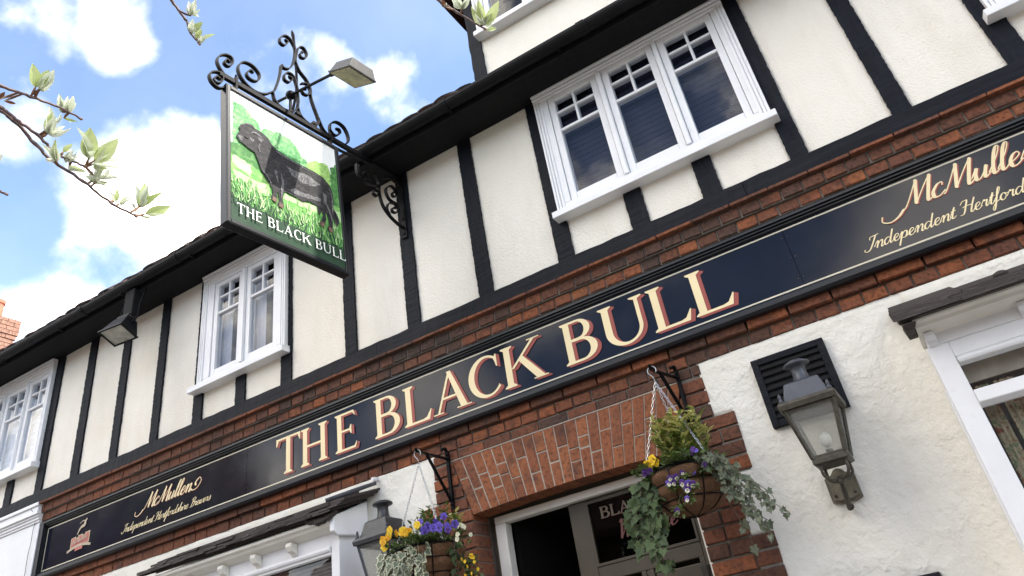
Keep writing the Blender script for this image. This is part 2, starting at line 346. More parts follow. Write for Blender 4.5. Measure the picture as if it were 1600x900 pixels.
# ---------------------------------------------------------------- geometry helpers
ORG = {}            # where each parent's own origin lies, in the frame its parts are written in
def M(x): return MATS[x]
class MB:
    def __init__(s): s.v = []; s.f = []; s.mi = []
    def add(s, vs, fs, m=0):
        o = len(s.v); s.v += [tuple(p) for p in vs]; s.f += [tuple(i + o for i in f) for f in fs]; s.mi += [m] * len(fs); return s
    def box(s, x0, x1, y0, y1, z0, z1, m=0):
        v = [(x0, y0, z0), (x1, y0, z0), (x1, y1, z0), (x0, y1, z0), (x0, y0, z1), (x1, y0, z1), (x1, y1, z1), (x0, y1, z1)]
        return s.add(v, [(0, 3, 2, 1), (4, 5, 6, 7), (0, 1, 5, 4), (1, 2, 6, 5), (2, 3, 7, 6), (3, 0, 4, 7)], m)
    def hexa(s, p, m=0):       # eight corners, ordered like a box
        return s.add(p, [(0, 3, 2, 1), (4, 5, 6, 7), (0, 1, 5, 4), (1, 2, 6, 5), (2, 3, 7, 6), (3, 0, 4, 7)], m)
    def beam(s, x0, x1, y0, y1, z0, z1, axis, n=14, j=.004, rnd=random):
        rows = []
        for i in range(n + 1):
            t = i / n; q = lambda: rnd.uniform(-j, j)
            if axis == 'z':
                z = z0 + (z1 - z0) * t; rows.append([(x0 + q(), y0 + q() * .5, z), (x1 + q(), y0 + q() * .5, z), (x1, y1, z), (x0, y1, z)])
            else:
                x = x0 + (x1 - x0) * t; rows.append([(x, y0 + q() * .5, z0 + q()), (x, y0 + q() * .5, z1 + q()), (x, y1, z1), (x, y1, z0)])
        vs = [p for r in rows for p in r]; fs = []
        for i in range(n):
            for k in range(4):
                a, b = i * 4 + k, i * 4 + (k + 1) % 4; fs.append((a, b, b + 4, a + 4))
        fs += [(3, 2, 1, 0), tuple(n * 4 + k for k in range(4))]
        return s.add(vs, fs)
    def prism(s, poly, y0, y1, m=0):     # polygon in x,z pushed from y0 to y1
        n = len(poly); vs = [(x, y0, z) for x, z in poly] + [(x, y1, z) for x, z in poly]
        fs = [tuple(range(n)), tuple(range(2 * n - 1, n - 1, -1))] + [(i, i + n, (i + 1) % n + n, (i + 1) % n) for i in range(n)]
        return s.add(vs, fs, m)
    def prism_x(s, poly, x0, x1, m=0):   # polygon in y,z pushed along x
        n = len(poly); vs = [(x0, y, z) for y, z in poly] + [(x1, y, z) for y, z in poly]
        fs = [tuple(range(n)), tuple(range(2 * n - 1, n - 1, -1))] + [(i, i + n, (i + 1) % n + n, (i + 1) % n) for i in range(n)]
        return s.add(vs, fs, m)
    def flat(s, poly, fn, m=0):          # painted shape: fn maps (a, b) to a point
        return s.add([fn(*p) for p in poly], [tuple(range(len(poly)))], m)
    def tube(s, pts, r, n=6, m=0, caps=True):
        pts = [Vector(p) for p in pts]; k = len(pts); rs = r if isinstance(r, (list, tuple)) else [r] * k
        up = None; vs = []
        for i, p in enumerate(pts):
            t = (pts[min(i + 1, k - 1)] - pts[max(i - 1, 0)]).normalized()
            if up is None: up = t.orthogonal().normalized()
            up = (up - t * up.dot(t))
            up = up.normalized() if up.length > 1e-6 else t.orthogonal().normalized()
            b = t.cross(up)
            for q in range(n):
                a = 2 * math.pi * q / n; vs.append(p + (up * math.cos(a) + b * math.sin(a)) * rs[i])
        fs = [(i * n + q, i * n + (q + 1) % n, (i + 1) * n + (q + 1) % n, (i + 1) * n + q) for i in range(k - 1) for q in range(n)]
        if caps: fs += [tuple(range(n - 1, -1, -1)), tuple((k - 1) * n + q for q in range(n))]
        return s.add(vs, fs, m)
    def bar(s, pts, side, hw, th, m=0, taper=False):   # flat iron: half width hw along `side`, thickness th in the plane of the curve
        pts = [Vector(p) for p in pts]; side = Vector(side).normalized(); k = len(pts); vs = []
        for i, p in enumerate(pts):
            t = (pts[min(i + 1, k - 1)] - pts[max(i - 1, 0)]).normalized(); nrm = t.cross(side).normalized()
            w = hw; h = th / 2
            for a, b in ((-1, -1), (1, -1), (1, 1), (-1, 1)): vs.append(p + side * w * a + nrm * h * b)
        fs = [(i * 4 + q, i * 4 + (q + 1) % 4, (i + 1) * 4 + (q + 1) % 4, (i + 1) * 4 + q) for i in range(k - 1) for q in range(4)]
        fs += [(3, 2, 1, 0), tuple((k - 1) * 4 + q for q in range(4))]
        return s.add(vs, fs, m)
    def lathe(s, prof, c, n=16, m=0, sq=False):         # profile of (radius, height); sq: four-sided, corners to the axes' diagonals
        c = Vector(c); vs = []
        if sq: n = 4
        for r, z in prof:
            for q in range(n):
                a = 2 * math.pi * (q + (.5 if sq else 0)) / n; k = r * (math.sqrt(2) if sq else 1)
                vs.append((c.x + k * math.cos(a), c.y + k * math.sin(a), c.z + z))
        fs = [(i * n + q, i * n + (q + 1) % n, (i + 1) * n + (q + 1) % n, (i + 1) * n + q) for i in range(len(prof) - 1) for q in range(n)]
        fs += [tuple(range(n - 1, -1, -1)), tuple((len(prof) - 1) * n + q for q in range(n))]
        return s.add(vs, fs, m)
    def ball(s, c, r, n=8, m=0, sq=(1, 1, 1)):
        prof = [(r * math.sin(math.pi * i / n) + 1e-5, -r * math.cos(math.pi * i / n)) for i in range(n + 1)]
        o = len(s.v); s.lathe(prof, (0, 0, 0), n + 2, m)
        for i in range(o, len(s.v)): p = s.v[i]; s.v[i] = (c[0] + p[0] * sq[0], c[1] + p[1] * sq[1], c[2] + p[2] * sq[2])
        return s
    def build(s, name, mats, parent=None, smooth=False, bevel=0, at=None):
        if isinstance(mats, str): mats = [mats]
        vs = np.array(s.v, float)
        c = np.array(at, float) if at is not None else (vs.min(0) + vs.max(0)) / 2
        me = bpy.data.meshes.new(name); me.from_pydata((vs - c).tolist(), [], s.f)
        for m in mats: me.materials.append(M(m))
        if len(mats) > 1: me.polygons.foreach_set('material_index', s.mi)
        if smooth: me.polygons.foreach_set('use_smooth', [True] * len(s.f))
        me.update()
        o = bpy.data.objects.new(name, me); COL.objects.link(o)
        put(o, c, parent)
        if bevel:
            b = o.modifiers.new('bevel', 'BEVEL'); b.width = bevel; b.segments = 2; b.limit_method = 'ANGLE'; b.angle_limit = R(40)
        return o
def put(o, c, parent):
    c = np.array(c, float); ORG[o] = c
    if parent is not None:
        o.parent = parent; o.location = c - ORG[parent]
    else: o.location = c
def tag(o, label=None, cat=None, group=None, kind=None):
    for k, v in (('label', label), ('category', cat), ('group', group), ('kind', kind)):
        if v: o[k] = v
    return o
def thing(name, label, cat, loc, group=None, rot=None, local=False):
    o = bpy.data.objects.new(name, None); COL.objects.link(o); o.empty_display_size = .1
    o.location = loc; ORG[o] = np.zeros(3) if local else np.array(loc, float)
    if rot: o.rotation_euler = rot
    return tag(o, label, cat, group)
def inst(name, me, parent, loc, rot=None, scale=None, mat4=None):      # an object that shares mesh data with its like
    o = bpy.data.objects.new(name, me); COL.objects.link(o)
    put(o, loc, parent)
    if mat4 is not None:
        l = o.location.copy(); o.matrix_basis = Matrix.Translation(l) @ mat4
    else:
        if rot: o.rotation_euler = rot
        if scale: o.scale = scale
    return o
def spline(pts, n=6):            # Catmull-Rom
    pts = [Vector(p) for p in pts]; out = []
    for i in range(len(pts) - 1):
        p0, p1, p2, p3 = pts[max(i - 1, 0)], pts[i], pts[i + 1], pts[min(i + 2, len(pts) - 1)]
        for k in range(n):
            t = k / n; out.append(.5 * (2 * p1 + (p2 - p0) * t + (2 * p0 - 5 * p1 + 4 * p2 - p3) * t * t + (3 * p1 - p0 - 3 * p2 + p3) * t ** 3))
    out.append(pts[-1]); return out
def sheet(x0, x1, z0, z1, y, cell, amp, parent, name, mat, freq=9, fn=None, keep=None):   # uneven plastered surface facing -Y, with turned-back edges
    nx = max(2, int((x1 - x0) / cell)); nzz = max(2, int((z1 - z0) / cell)); mb = MB(); vs = []; d = y + .06
    for j in range(nzz + 1):
        for i in range(nx + 1):
            x = x0 + (x1 - x0) * i / nx; z = z0 + (z1 - z0) * j / nzz
            p = Vector((x * freq, z * freq, y * 3.1))
            h = noise.noise(p) * .6 + noise.noise(p * 2.7) * .3 + noise.noise(Vector((x * 1.3, z * 1.3, 4.2))) * .9
            yy = y - amp * h
            if fn: yy = fn(x, z, yy)
            vs.append((x, yy, z))
    W = nx + 1
    fs = [(j * W + i, j * W + i + 1, (j + 1) * W + i + 1, (j + 1) * W + i) for j in range(nzz) for i in range(nx)]
    mb.add(vs, fs)
    # sides
    rim = [i for i in range(W)] + [j * W + nx for j in range(1, nzz + 1)] + [nzz * W + i for i in range(nx - 1, -1, -1)] + [j * W for j in range(nzz - 1, 0, -1)]
    o = len(mb.v); mb.v += [(vs[i][0], d, vs[i][2]) for i in rim]
    for k in range(len(rim)):
        a, b = rim[k], rim[(k + 1) % len(rim)]; mb.f.append((b, a, o + k, o + (k + 1) % len(rim))); mb.mi.append(0)
    return mb.build(name, mat, parent, smooth=True)

# ================================================================ THE GROUND
def struct(name, mb, mat): o = mb.build(name, mat); o['kind'] = 'structure'; return o
g = MB(); g.box(-400, 400, -400, 400, -2.0, -1.70); struct('ground', g, 'earth')
g = MB(); g.box(-300, 300, -7.0, 1.2, -1.695, -1.67); struct('road', g, 'asphalt')
g = MB(); g.box(-300, 300, 1.35, 4.25, -1.69, -1.55); struct('pavement', g, 'paving')
g = MB(); g.box(-300, 300, 1.2, 1.346, -1.69, -1.545); struct('kerb', g, 'paving')
g = MB(); g.box(-300, 300, -10.0, -7.15, -1.69, -1.55)
g.box(-300, 300, -7.146, -7.0, -1.69, -1.545); struct('far_pavement', g, 'paving')

# ================================================================ THE PUB
pub = thing('pub_building', 'half-timbered pub with black beams, cream render and red brick below, under a black gutter', 'building', (-3.0, 4.0, -1.55))
Yt, Yr = 3.885, 3.902

# ---- backing walls, so that nothing is open to the sky
g = MB()
g.box(-14.0, 3.2, 4.6, 4.7, 2.0, 3.76)
g.box(-14.0, 3.2, 4.0, 4.2, 1.47, 1.995)
g.box(-1.9, 2.6, 4.6, 4.7, 3.764, 5.3)
g.build('inner_wall', 'mortar', pub)
g = MB()                         # flank and rear walls
g.box(3.2, 3.4, 3.9, 12.0, -1.55, 3.7); g.box(-14.2, -14.0, 3.9, 12.0, -1.55, 3.7); g.box(-14.2, 3.4, 12.0, 12.2, -1.55, 3.7)
g.build('rear_wall', 'render_cream', pub)

# ---- uprights
POSTS = [(-7.205, -7.098, 2.36, 3.75), (-6.672, -6.562, 2.36, 3.75), (-6.132, -6.030, 2.36, 3.75), (-5.597, -5.500, 2.36, 3.75), (-5.068, -4.962, 2.36, 3.75),
         (-4.066, -3.955, 2.36, 3.75), (-3.407, -3.298, 2.36, 3.75), (-2.825, -2.713, 2.36, 3.75), (-2.213, -2.098, 2.36, 3.75), (-1.590, -1.474, 2.36, 3.75),
         (-.060, .044, 2.36, 3.75), (.506, .608, 2.36, 3.75), (1.085, 1.20, 2.36, 3.75), (2.70, 2.80, 2.36, 3.75), (-8.72, -8.61, 2.36, 3.75)]
STUDS = [(-7.700, -7.592, 2.36, 2.66), (-4.568, -4.460, 2.36, 2.66), (-1.060, -.940, 2.36, 2.69), (-.590, -.470, 2.36, 2.69), (-8.24, -8.13, 2.36, 2.66), (1.63, 1.74, 2.36, 2.68)]
for x0, x1, z0, z1 in POSTS + STUDS:
    MB().beam(x0, x1, Yt, 3.99, z0, z1, 'z', 80 if z1 > 3 else 18, .0026).build('timber_post', 'black_timber', pub)
bx = [-14.0, -9.2, -5.9, -3.1, -.35, 1.5, 3.2]
for a, b in zip(bx[:-1], bx[1:]):
    MB().beam(a + .0015, b - .0015, 3.868, 3.99, 2.268, 2.366, 'x', int((b - a) / .03), .0026).build('bressummer', 'black_board', pub)
MB().beam(-14.0, 3.2, 3.876, 3.896, 2.366, 2.383, 'x', 200, .0035).build('drip_strip', 'black_board', pub)

# ---- plaster panels between the uprights
edges = sorted(POSTS + [(3.2, 3.2, 0, 0)], key=lambda p: p[0])
BAYS = [(-14.0, -8.72)] + [(a[1], b[0]) for a, b in zip(edges[:-1], edges[1:])]
WIN = [(-8.52, -7.205), (-5.05, -3.97), (-1.53, -.02), (1.115, 2.62)]
STX = sorted(STUDS)
for x0, x1 in BAYS:
    hit = [w for w in WIN if w[0] < x1 and w[1] > x0 and (w[1] - w[0]) > .5 and w[0] < (x0 + x1) / 2 < w[1]]
    if not hit:
        if x1 - x0 < .05: continue
        sheet(x0 - .012, x1 + .012, 2.352, 3.765, Yr, .028, .0045, pub, 'render_panel', 'render_cream')
    else:
        xs = [x0] + [q for s_ in STX if x0 < s_[0] < x1 for q in (s_[0], s_[1])] + [x1]
        for a, b in zip(xs[0::2], xs[1::2]):
            sheet(a - .012, b + .012, 2.352, 2.70, Yr, .028, .004, pub, 'render_panel', 'render_cream')

# ---- windows
random.seed(11)
def window(x0, x1, zs, zt, lights, zg0, zg1, blind, sill=(None, None), blind_drop=1.0, slat=.022):
    """white timber casement window; lights = glass left/right; zs bottom of sill, zt top of frame"""
    yf = 3.858; f = MB()
    st = .050                                   # casement frame width
    holes = [(a - st, b + st) for a, b in lights]; hz0, hz1 = zg0 - .052, zg1 + .045
    xs = [x0] + [q for h in holes for q in h] + [x1]
    for a, b in zip(xs[0::2], xs[1::2]): f.box(a, b, yf, 3.95, hz0, hz1)
    f.box(x0, x1, yf, 3.95, hz1, zt); f.box(x0, x1, yf, 3.95, zs + .06, hz0)
    w = f.build('window', 'white_paint', pub, bevel=.004)
    # reeded outer jambs and stepped head
    t = MB()
    for dx in (0, .022, .044):
        for xa, s_ in ((x0 + dx, 1), (x1 - dx, -1)):
            t.box(min(xa, xa + s_ * .016), max(xa, xa + s_ * .016), yf - .010, yf + .002, zs + .066, zt - .001)
    for k, (z, d) in enumerate(((zt - .022, .030), (zt - .046, .020), (zt - .066, .011))):
        t.box(x0 - .002, x1 + .002, yf - d, yf + .002, z, z + .019)
    for h0, h1 in zip(holes[:-1], holes[1:]):
        c = (h0[1] + h1[0]) / 2; q = min(.02, (h1[0] - h0[1]) / 2 - .004)
        t.prism([(c - q, hz0), (c + q, hz0), (c + q, hz1 - .02), (c, hz1 + .01), (c - q, hz1 - .02)], yf - .012, yf + .002)
    t.build('moulding', 'white_paint', w, bevel=.003)
    sx0, sx1 = (sill[0] or x0 - .03), (sill[1] or x1 + .03)
    s_ = MB(); s_.hexa([(sx0, yf - .055, zs), (sx1, yf - .055, zs), (sx1, 3.93, zs), (sx0, 3.93, zs), (sx0, yf - .055, zs + .048), (sx1, yf - .055, zs + .048), (sx1, 3.93, zs + .066), (sx0, 3.93, zs + .066)])
    s_.build('sill', 'white_paint', w, bevel=.005)
    H = zg1 - zg0; zt0 = zg0 + H * .668; zm = zg0 + H * .862
    for (a, b), (h0, h1) in zip(lights, holes):
        c = MB(); yc = yf + .010; yb = 3.93
        c.box(h0 + .003, a, yc, yb, hz0 + .003, hz1 - .003); c.box(b, h1 - .003, yc, yb, hz0 + .003, hz1 - .003)
        c.box(a, b, yc, yb, hz0 + .003, zg0); c.box(a, b, yc, yb, zg1, hz1 - .003)
        c.build('casement', 'white_paint', w, bevel=.004)
        q = MB(); xm = (a + b) / 2; ybar = yc + .006
        q.box(a, b, ybar, yb - .003, zt0 - .011, zt0 + .011)
        q.box(a, xm - .009, ybar + .002, yb - .003, zm - .009, zm + .009); q.box(xm + .009, b, ybar + .002, yb - .003, zm - .009, zm + .009)
        q.box(xm - .009, xm + .009, ybar + .001, yb - .003, zt0 + .011, zg1)
        q.build('glazing_bar', 'white_paint', w, bevel=.003)
        yg = yc + .024
        for pa, pb, za, zb in ((a, b, zg0, zt0 - .011), (a, xm - .009, zt0 + .011, zm - .009), (xm + .009, b, zt0 + .011, zm - .009), (a, xm - .009, zm + .009, zg1), (xm + .009, b, zm + .009, zg1)):
            tl = random.uniform(-.0012, .0012); tz = random.uniform(-.0012, .0012)
            p = MB(); p.hexa([(pa - .003, yg + tl, za - .003), (pb + .003, yg - tl, za - .003), (pb + .003, yg + .004 - tl, za - .003), (pa - .003, yg + .004 + tl, za - .003),
                              (pa - .003, yg + tl + tz, zb + .003), (pb + .003, yg - tl + tz, zb + .003), (pb + .003, yg + .004 - tl + tz, zb + .003), (pa - .003, yg + .004 + tl + tz, zb + .003)])
            p.build('pane', 'window_glass', w)
    # the room behind, and what hangs in it
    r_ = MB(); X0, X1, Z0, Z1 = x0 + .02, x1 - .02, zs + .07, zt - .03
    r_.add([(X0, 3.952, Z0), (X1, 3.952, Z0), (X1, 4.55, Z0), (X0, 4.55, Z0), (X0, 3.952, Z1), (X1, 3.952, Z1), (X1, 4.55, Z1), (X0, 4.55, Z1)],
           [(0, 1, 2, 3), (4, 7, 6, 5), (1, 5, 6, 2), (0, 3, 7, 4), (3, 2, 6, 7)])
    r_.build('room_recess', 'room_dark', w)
    if blind:
        b_ = MB()
        zb = zg0 - .03; z = zg1 + .03 - (0 if blind_drop >= 1 else 0)
        z1 = zg1 + .03; z0 = z1 - (z1 - zb) * blind_drop if blind_drop < 1 else zb
        if blind == 'curtain_pale':
            for a, b in lights:
                for (c0, c1) in ((a - .04, a + (b - a) * .35), (b - (b - a) * .22, b + .04)):
                    k = 9; pts = [(c0 + (c1 - c0) * i / k, 3.962 + .012 * math.sin(i * 2.1)) for i in range(k + 1)]
                    b_.add([(x, y, zb) for x, y in pts] + [(x, y, z1) for x, y in pts], [(i, i + 1, i + k + 2, i + k + 1) for i in range(k)])
            b_.build('curtain', blind, w, smooth=True)
        else:
            n = int((z1 - z0) / slat)
            for i in range(n):
                z = z0 + i * slat
                b_.box(x0 + .05, x1 - .05, 3.957 + .002 * (i % 2), 3.964, z, z + slat * .86)
            b_.build('blind', blind, w)['kind'] = 'stuff'
    return w
window(-8.52, -7.205, 2.63, 3.74, [(-8.35, -8.07), (-7.955, -7.675), (-7.56, -7.28)], 2.77, 3.575, 'blind_grey', (-8.55, -7.192))
window(-5.0, -3.99, 2.625, 3.735, [(-4.815, -4.56), (-4.415, -4.143)], 2.777, 3.575, 'curtain_pale', (-5.055, -3.968))
window(-1.505, -.045, 2.662, 3.755, [(-1.35, -1.053), (-.915, -.620), (-.485, -.188)], 2.825, 3.648, 'blind_navy', (-1.532, -.018))
window(1.15, 2.60, 2.662, 3.755, [(1.30, 1.60), (1.735, 2.03), (2.165, 2.46)], 2.825, 3.648, 'blind_navy', (1.112, 2.625))

# ---- eaves: soffit, fascia board, gutter, roof
MB().box(-14.2, 3.3, 3.60, 3.99, 3.750, 3.766).build('soffit', 'soffit_black', pub)
MB().box(-14.2, 3.3, 3.578, 3.598, 3.715, 3.83).build('eaves_board', 'soffit_black', pub)
gy, gz, gr = 3.525, 3.80, .058
def half_round(mb, x0, x1, r, t=.004, n=9):
    poly = [(gy + r * math.cos(math.pi + math.pi * i / n), gz + r * math.sin(math.pi + math.pi * i / n)) for i in range(n + 1)]
    poly += [(gy + (r - t) * math.cos(2 * math.pi - math.pi * i / n), gz + (r - t) * math.sin(math.pi + math.pi * (n - i) / n)) for i in range(n + 1)]
    return mb.prism_x(poly, x0, x1)
gut = half_round(MB(), -14.2, 3.3, gr).build('gutter', 'gutter_black', pub)
for x in (-13.2, -11.5, -9.7, -7.9, -6.25, -4.95, -3.4, -2.05, -.9, .6, 2.2):
    half_round(MB(), x - .03, x + .03, gr + .006, .008).build('gutter_joint', 'gutter_black', gut)
for x in np.arange(-14, 3.2, .92):
    g = MB(); g.box(x, x + .022, gy - .01, 3.60, gz - gr - .012, gz - gr - .007); g.box(x, x + .022, 3.574, 3.5775, gz - gr - .007, 3.82); g.build('gutter_bracket', 'black_iron', gut)

# main roof, left of the dormer
tan = 1.0
roof = MB()
roof.prism_x([(3.57, 3.835), (8.0, 3.835 + 4.43 * tan), (12.4, 3.835), (12.4, 3.78), (8.0, 3.78 + 4.43 * tan), (3.57, 3.78)], -14.4, -1.965)
roof.prism_x([(4.45, 4.70), (8.0, 8.26), (12.4, 3.835), (12.4, 3.78), (8.0, 8.2), (4.45, 4.64)], -1.96, 3.5)
roof = roof.build('roof', 'roof_tile', pub)
def tile_mesh(seed):
    rr = random.Random(seed); g = MB(); w, l, t = .164, .265, .014
    n = 4; top = []; 
    for j in range(3):
        for i in range(n + 1):
            u = i / n - .5; v = j / 2
            top.append((u * w, v * l, .010 * (1 - 4 * u * u) - .014 * (1 - v) * 0 + rr.uniform(-.002, .002)))
    m = len(top); W = n + 1
    vs = top + [(x, y, z - t) for x, y, z in top]
    fs = [(j * W + i, j * W + i + 1, (j + 1) * W + i + 1, (j + 1) * W + i) for j in range(2) for i in range(n)]
    fs += [(m + j * W + i, m + (j + 1) * W + i, m + (j + 1) * W + i + 1, m + j * W + i + 1) for j in range(2) for i in range(n)]
    fs += [(i, m + i, m + i + 1, i + 1) for i in range(n)] + [(j * W, (j + 1) * W, m + (j + 1) * W, m + j * W) for j in range(2)] + [(j * W + n, m + j * W + n, m + (j + 1) * W + n, (j + 1) * W + n) for j in range(2)]
    me = bpy.data.meshes.new('tile'); me.from_pydata(vs, [], fs); me.materials.append(M('roof_tile')); me.update(); return me
TM = [tile_mesh(i) for i in range(5)]
rr = random.Random(5)
x = -14.3
while x < -2.0:
    for k in range(2):
        o = inst('tile', rr.choice(TM), roof, (x + k * .083 + rr.uniform(-.004, .004), 3.515 + k * .105 + rr.uniform(-.014, .010), 3.855 + k * .128 + rr.uniform(-.007, .008)),
                 rot=(R(42 + rr.uniform(-4, 4)), R(rr.uniform(-3, 3)), R(rr.uniform(-2.5, 2.5))))
    x += .168
# ---- dormer to the right, flush with the front
MB().beam(-1.955, -1.846, Yt, 3.99, 4.02, 5.6, 'z', 30, .004).build('timber_post', 'black_timber', pub)
sheet(-1.87, 3.0, 4.02, 4.68, Yr, .03, .004, pub, 'dormer_panel', 'render_cream')
sheet(-.36, 3.0, 4.68, 6.9, Yr, .06, .004, pub, 'dormer_panel', 'render_cream')
g = MB(); g.prism_x([(3.596, 3.80), (3.905, 4.215), (3.905, 4.16), (3.64, 3.80)], -1.962, 3.2); g.build('flashing', 'black_gloss', pub)
window(-1.842, -.40, 4.64, 5.75, [(-1.70, -1.405), (-1.27, -.975), (-.84, -.545)], 4.765, 5.59, 'blind_navy', (-1.857, -.37), .5)
g = MB()           # gabled dormer roof with boarded soffit, verge over the front
ax, az = .35, 8.0; ex, ez = -2.200, 5.438
g.prism([(ex, ez), (ax, az), (2 * ax - ex, ez), (2 * ax - ex, ez + .10), (ax, az + .13), (ex - .02, ez + .09)], 3.70, 8.0)
dr = g.build('dormer_roof', 'brown_board', pub)
g = MB(); g.prism([(ex - .05, ez - .03), (ex - .05, ez + .14), (ax, az + .19), (2 * ax - ex + .05, ez + .14), (2 * ax - ex + .05, ez - .03), (ax, az + .10), ], 3.665, 3.697)
g.build('bargeboard', 'soffit_black', dr)

# ---- chimney at the far left
ch = MB(); cx0, cx1, cy0, cy1 = -13.27, -12.82, 5.62, 6.10
ch.box(cx0 + .012, cx1 - .012, cy0 + .012, cy1 - .012, 4.8, 7.12)
ch = ch.build('chimney', 'mortar_pale', pub)
def course(mb, z, h, x0, x1, y0, y1, step, ph, rnd):
    # bricks round a stack, front and right-hand faces and the rest
    for (a0, a1, fixed, axis, sgn) in ((x0, x1, y0, 'x', -1), (y0, y1, x1, 'y', 1), (x0, x1, y1, 'x', 1), (y0, y1, x0, 'y', -1)):
        a = a0 - ph * step
        while a < a1 - .01:
            b0, b1 = max(a, a0) + .004, min(a + step, a1) - .004; a += step
            if b1 - b0 < .02: continue
            e = rnd.uniform(-.003, .003); d0, d1 = (fixed - .05, fixed + e) if sgn > 0 else (fixed + e, fixed + .05)
            if axis == 'x': mb.box(b0, b1, d0, d1, z + .004, z + h - .004)
            else: mb.box(d0, d1, b0, b1, z + .004, z + h - .004)
mb = MB(); rr = random.Random(3); z = 5.2; k = 0
while z < 7.09:
    out = .035 if z > 6.82 else (.015 if z > 6.74 else 0)
    course(mb, z, .075, cx0 - out, cx1 + out, cy0 - out, cy1 + out, .222, (k % 2) * .5, rr); z += .075; k += 1
o = mb.build('brick', 'brick_chimney', ch); o['kind'] = 'stuff'
MB().lathe([(.02, 0), (.17, .0), (.16, .05), (.02, .05)], (cx0 + .215, cy0 + .22, 7.12), 12).build('chimney_flaunching', 'mortar_pale', ch)
MB().lathe([(.125, 0), (.12, .05), (.108, .09), (.10, .32), (.118, .34), (.118, .40), (.085, .40), (.085, .1)], (cx0 + .20, cy0 + .2, 7.15), 18).build('chimney_pot', 'terracotta', ch, smooth=False)

# ================================================================ BRICKWORK
rb = random.Random(21)
def brick_mesh(cw, seed, mat):        # unit brick, front face towards -Y, worn arrises
    r_ = random.Random(seed); q = lambda s_: r_.uniform(-s_, s_)
    cx, cz, cy = cw, .075, .05
    b = [(-.5, .5, -.5), (.5, .5, -.5), (.5, .5, .5), (-.5, .5, .5)]
    m_ = [(x, -.5 + cy, z) for x, _, z in b]; m_ = [(x + q(.012), y, z + q(.03)) for x, y, z in m_]
    f_ = [(x * (1 - 2 * cx) + q(.012), -.5 + q(.02), z * (1 - 2 * cz) + q(.03)) for x, _, z in b]
    vs = b + m_ + f_; fs = [(8, 9, 10, 11)]
    for k in range(4):
        n = (k + 1) % 4; fs += [(4 + k, 4 + n, 8 + n, 8 + k), (k, n, 4 + n, 4 + k)]
    me = bpy.data.meshes.new('brick'); me.from_pydata(vs, [], fs); me.materials.append(M(mat)); me.update(); return me
BM = {(k, mt): [brick_mesh(cw, 10 * i + 3, mt) for i in range(4)] for k, cw in (('s', .02), ('h', .04)) for mt in ('brick_red', 'brick_dark')}
def brick(parent, x0, x1, z0, z1, y0, depth=.10, mat='brick_red', far=None):
    w = x1 - x0; k = 's' if w > .16 else 'h'
    e = rb.uniform(-.0035, .0035)
    if far is not None and x1 < -4.35:
        far.box(x0, x1, y0 + e, y0 + depth, z0, z1); return
    inst('brick', rb.choice(BM[(k, mat)]), parent, ((x0 + x1) / 2, y0 + e + depth / 2, (z0 + z1) / 2), scale=(w, depth, z1 - z0), rot=(0, rb.uniform(-.006, .006), rb.uniform(-.008, .008)))
XL, XR = -7.03, 1.75
def row(parent, z0, z1, y, step, off, mat='brick_red', far=None, x0=XL, x1=XR, depth=.10, joint=.009):
    x = x0 + off
    if off > .03: brick(parent, x0, x - joint, z0, z1, y, depth, mat, far)
    while x < x1 - .02:
        s_ = step if not callable(step) else step()
        e = min(x + s_ - joint, x1); brick(parent, x, e, z0, z1, y, depth, mat, far); x += s_
# ---- the corbelled courses under the beam
g = MB(); g.box(XL + .01, XR, 3.93, 4.0, 2.102, 2.262); g.box(XL + .008, XR, 3.894, 3.95, 2.172, 2.262); g.box(XL + .008, XR, 3.918, 3.95, 2.10, 2.1715)
corb = g.build('brick_corbel', 'mortar', pub)
far = MB()
row(corb, 2.2475, 2.267, 3.852, .231, .1, 'brick_red', far, depth=.09, joint=.006)
row(corb, 2.176, 2.2395, 3.884, .1215, .05, 'brick_dark', far)
row(corb, 2.104, 2.168, 3.908, .1215, 0, 'brick_red', far)
o = far.build('brick', 'brick_red', corb); o['kind'] = 'stuff'
# roll moulding on the lower course
for i in range(1):
    pass
# ---- the courses below the fascia
g = MB(); g.box(XL + .01, XR, 3.995, 4.0, 1.36, 2.0)
band = g.build('brick_band', 'mortar', pub)
far = MB()
row(band, 1.5495, 1.617, 3.955, .232, .15, 'brick_red', far, depth=.14)
row(band, 1.477, 1.5405, 3.982, .1225, .03, 'brick_red', far)
row(band, 1.414, 1.468, 3.984, .2, .0, 'brick_red', far, x0=-2.79, x1=-.945)
o = far.build('brick', 'brick_red', band); o['kind'] = 'stuff'

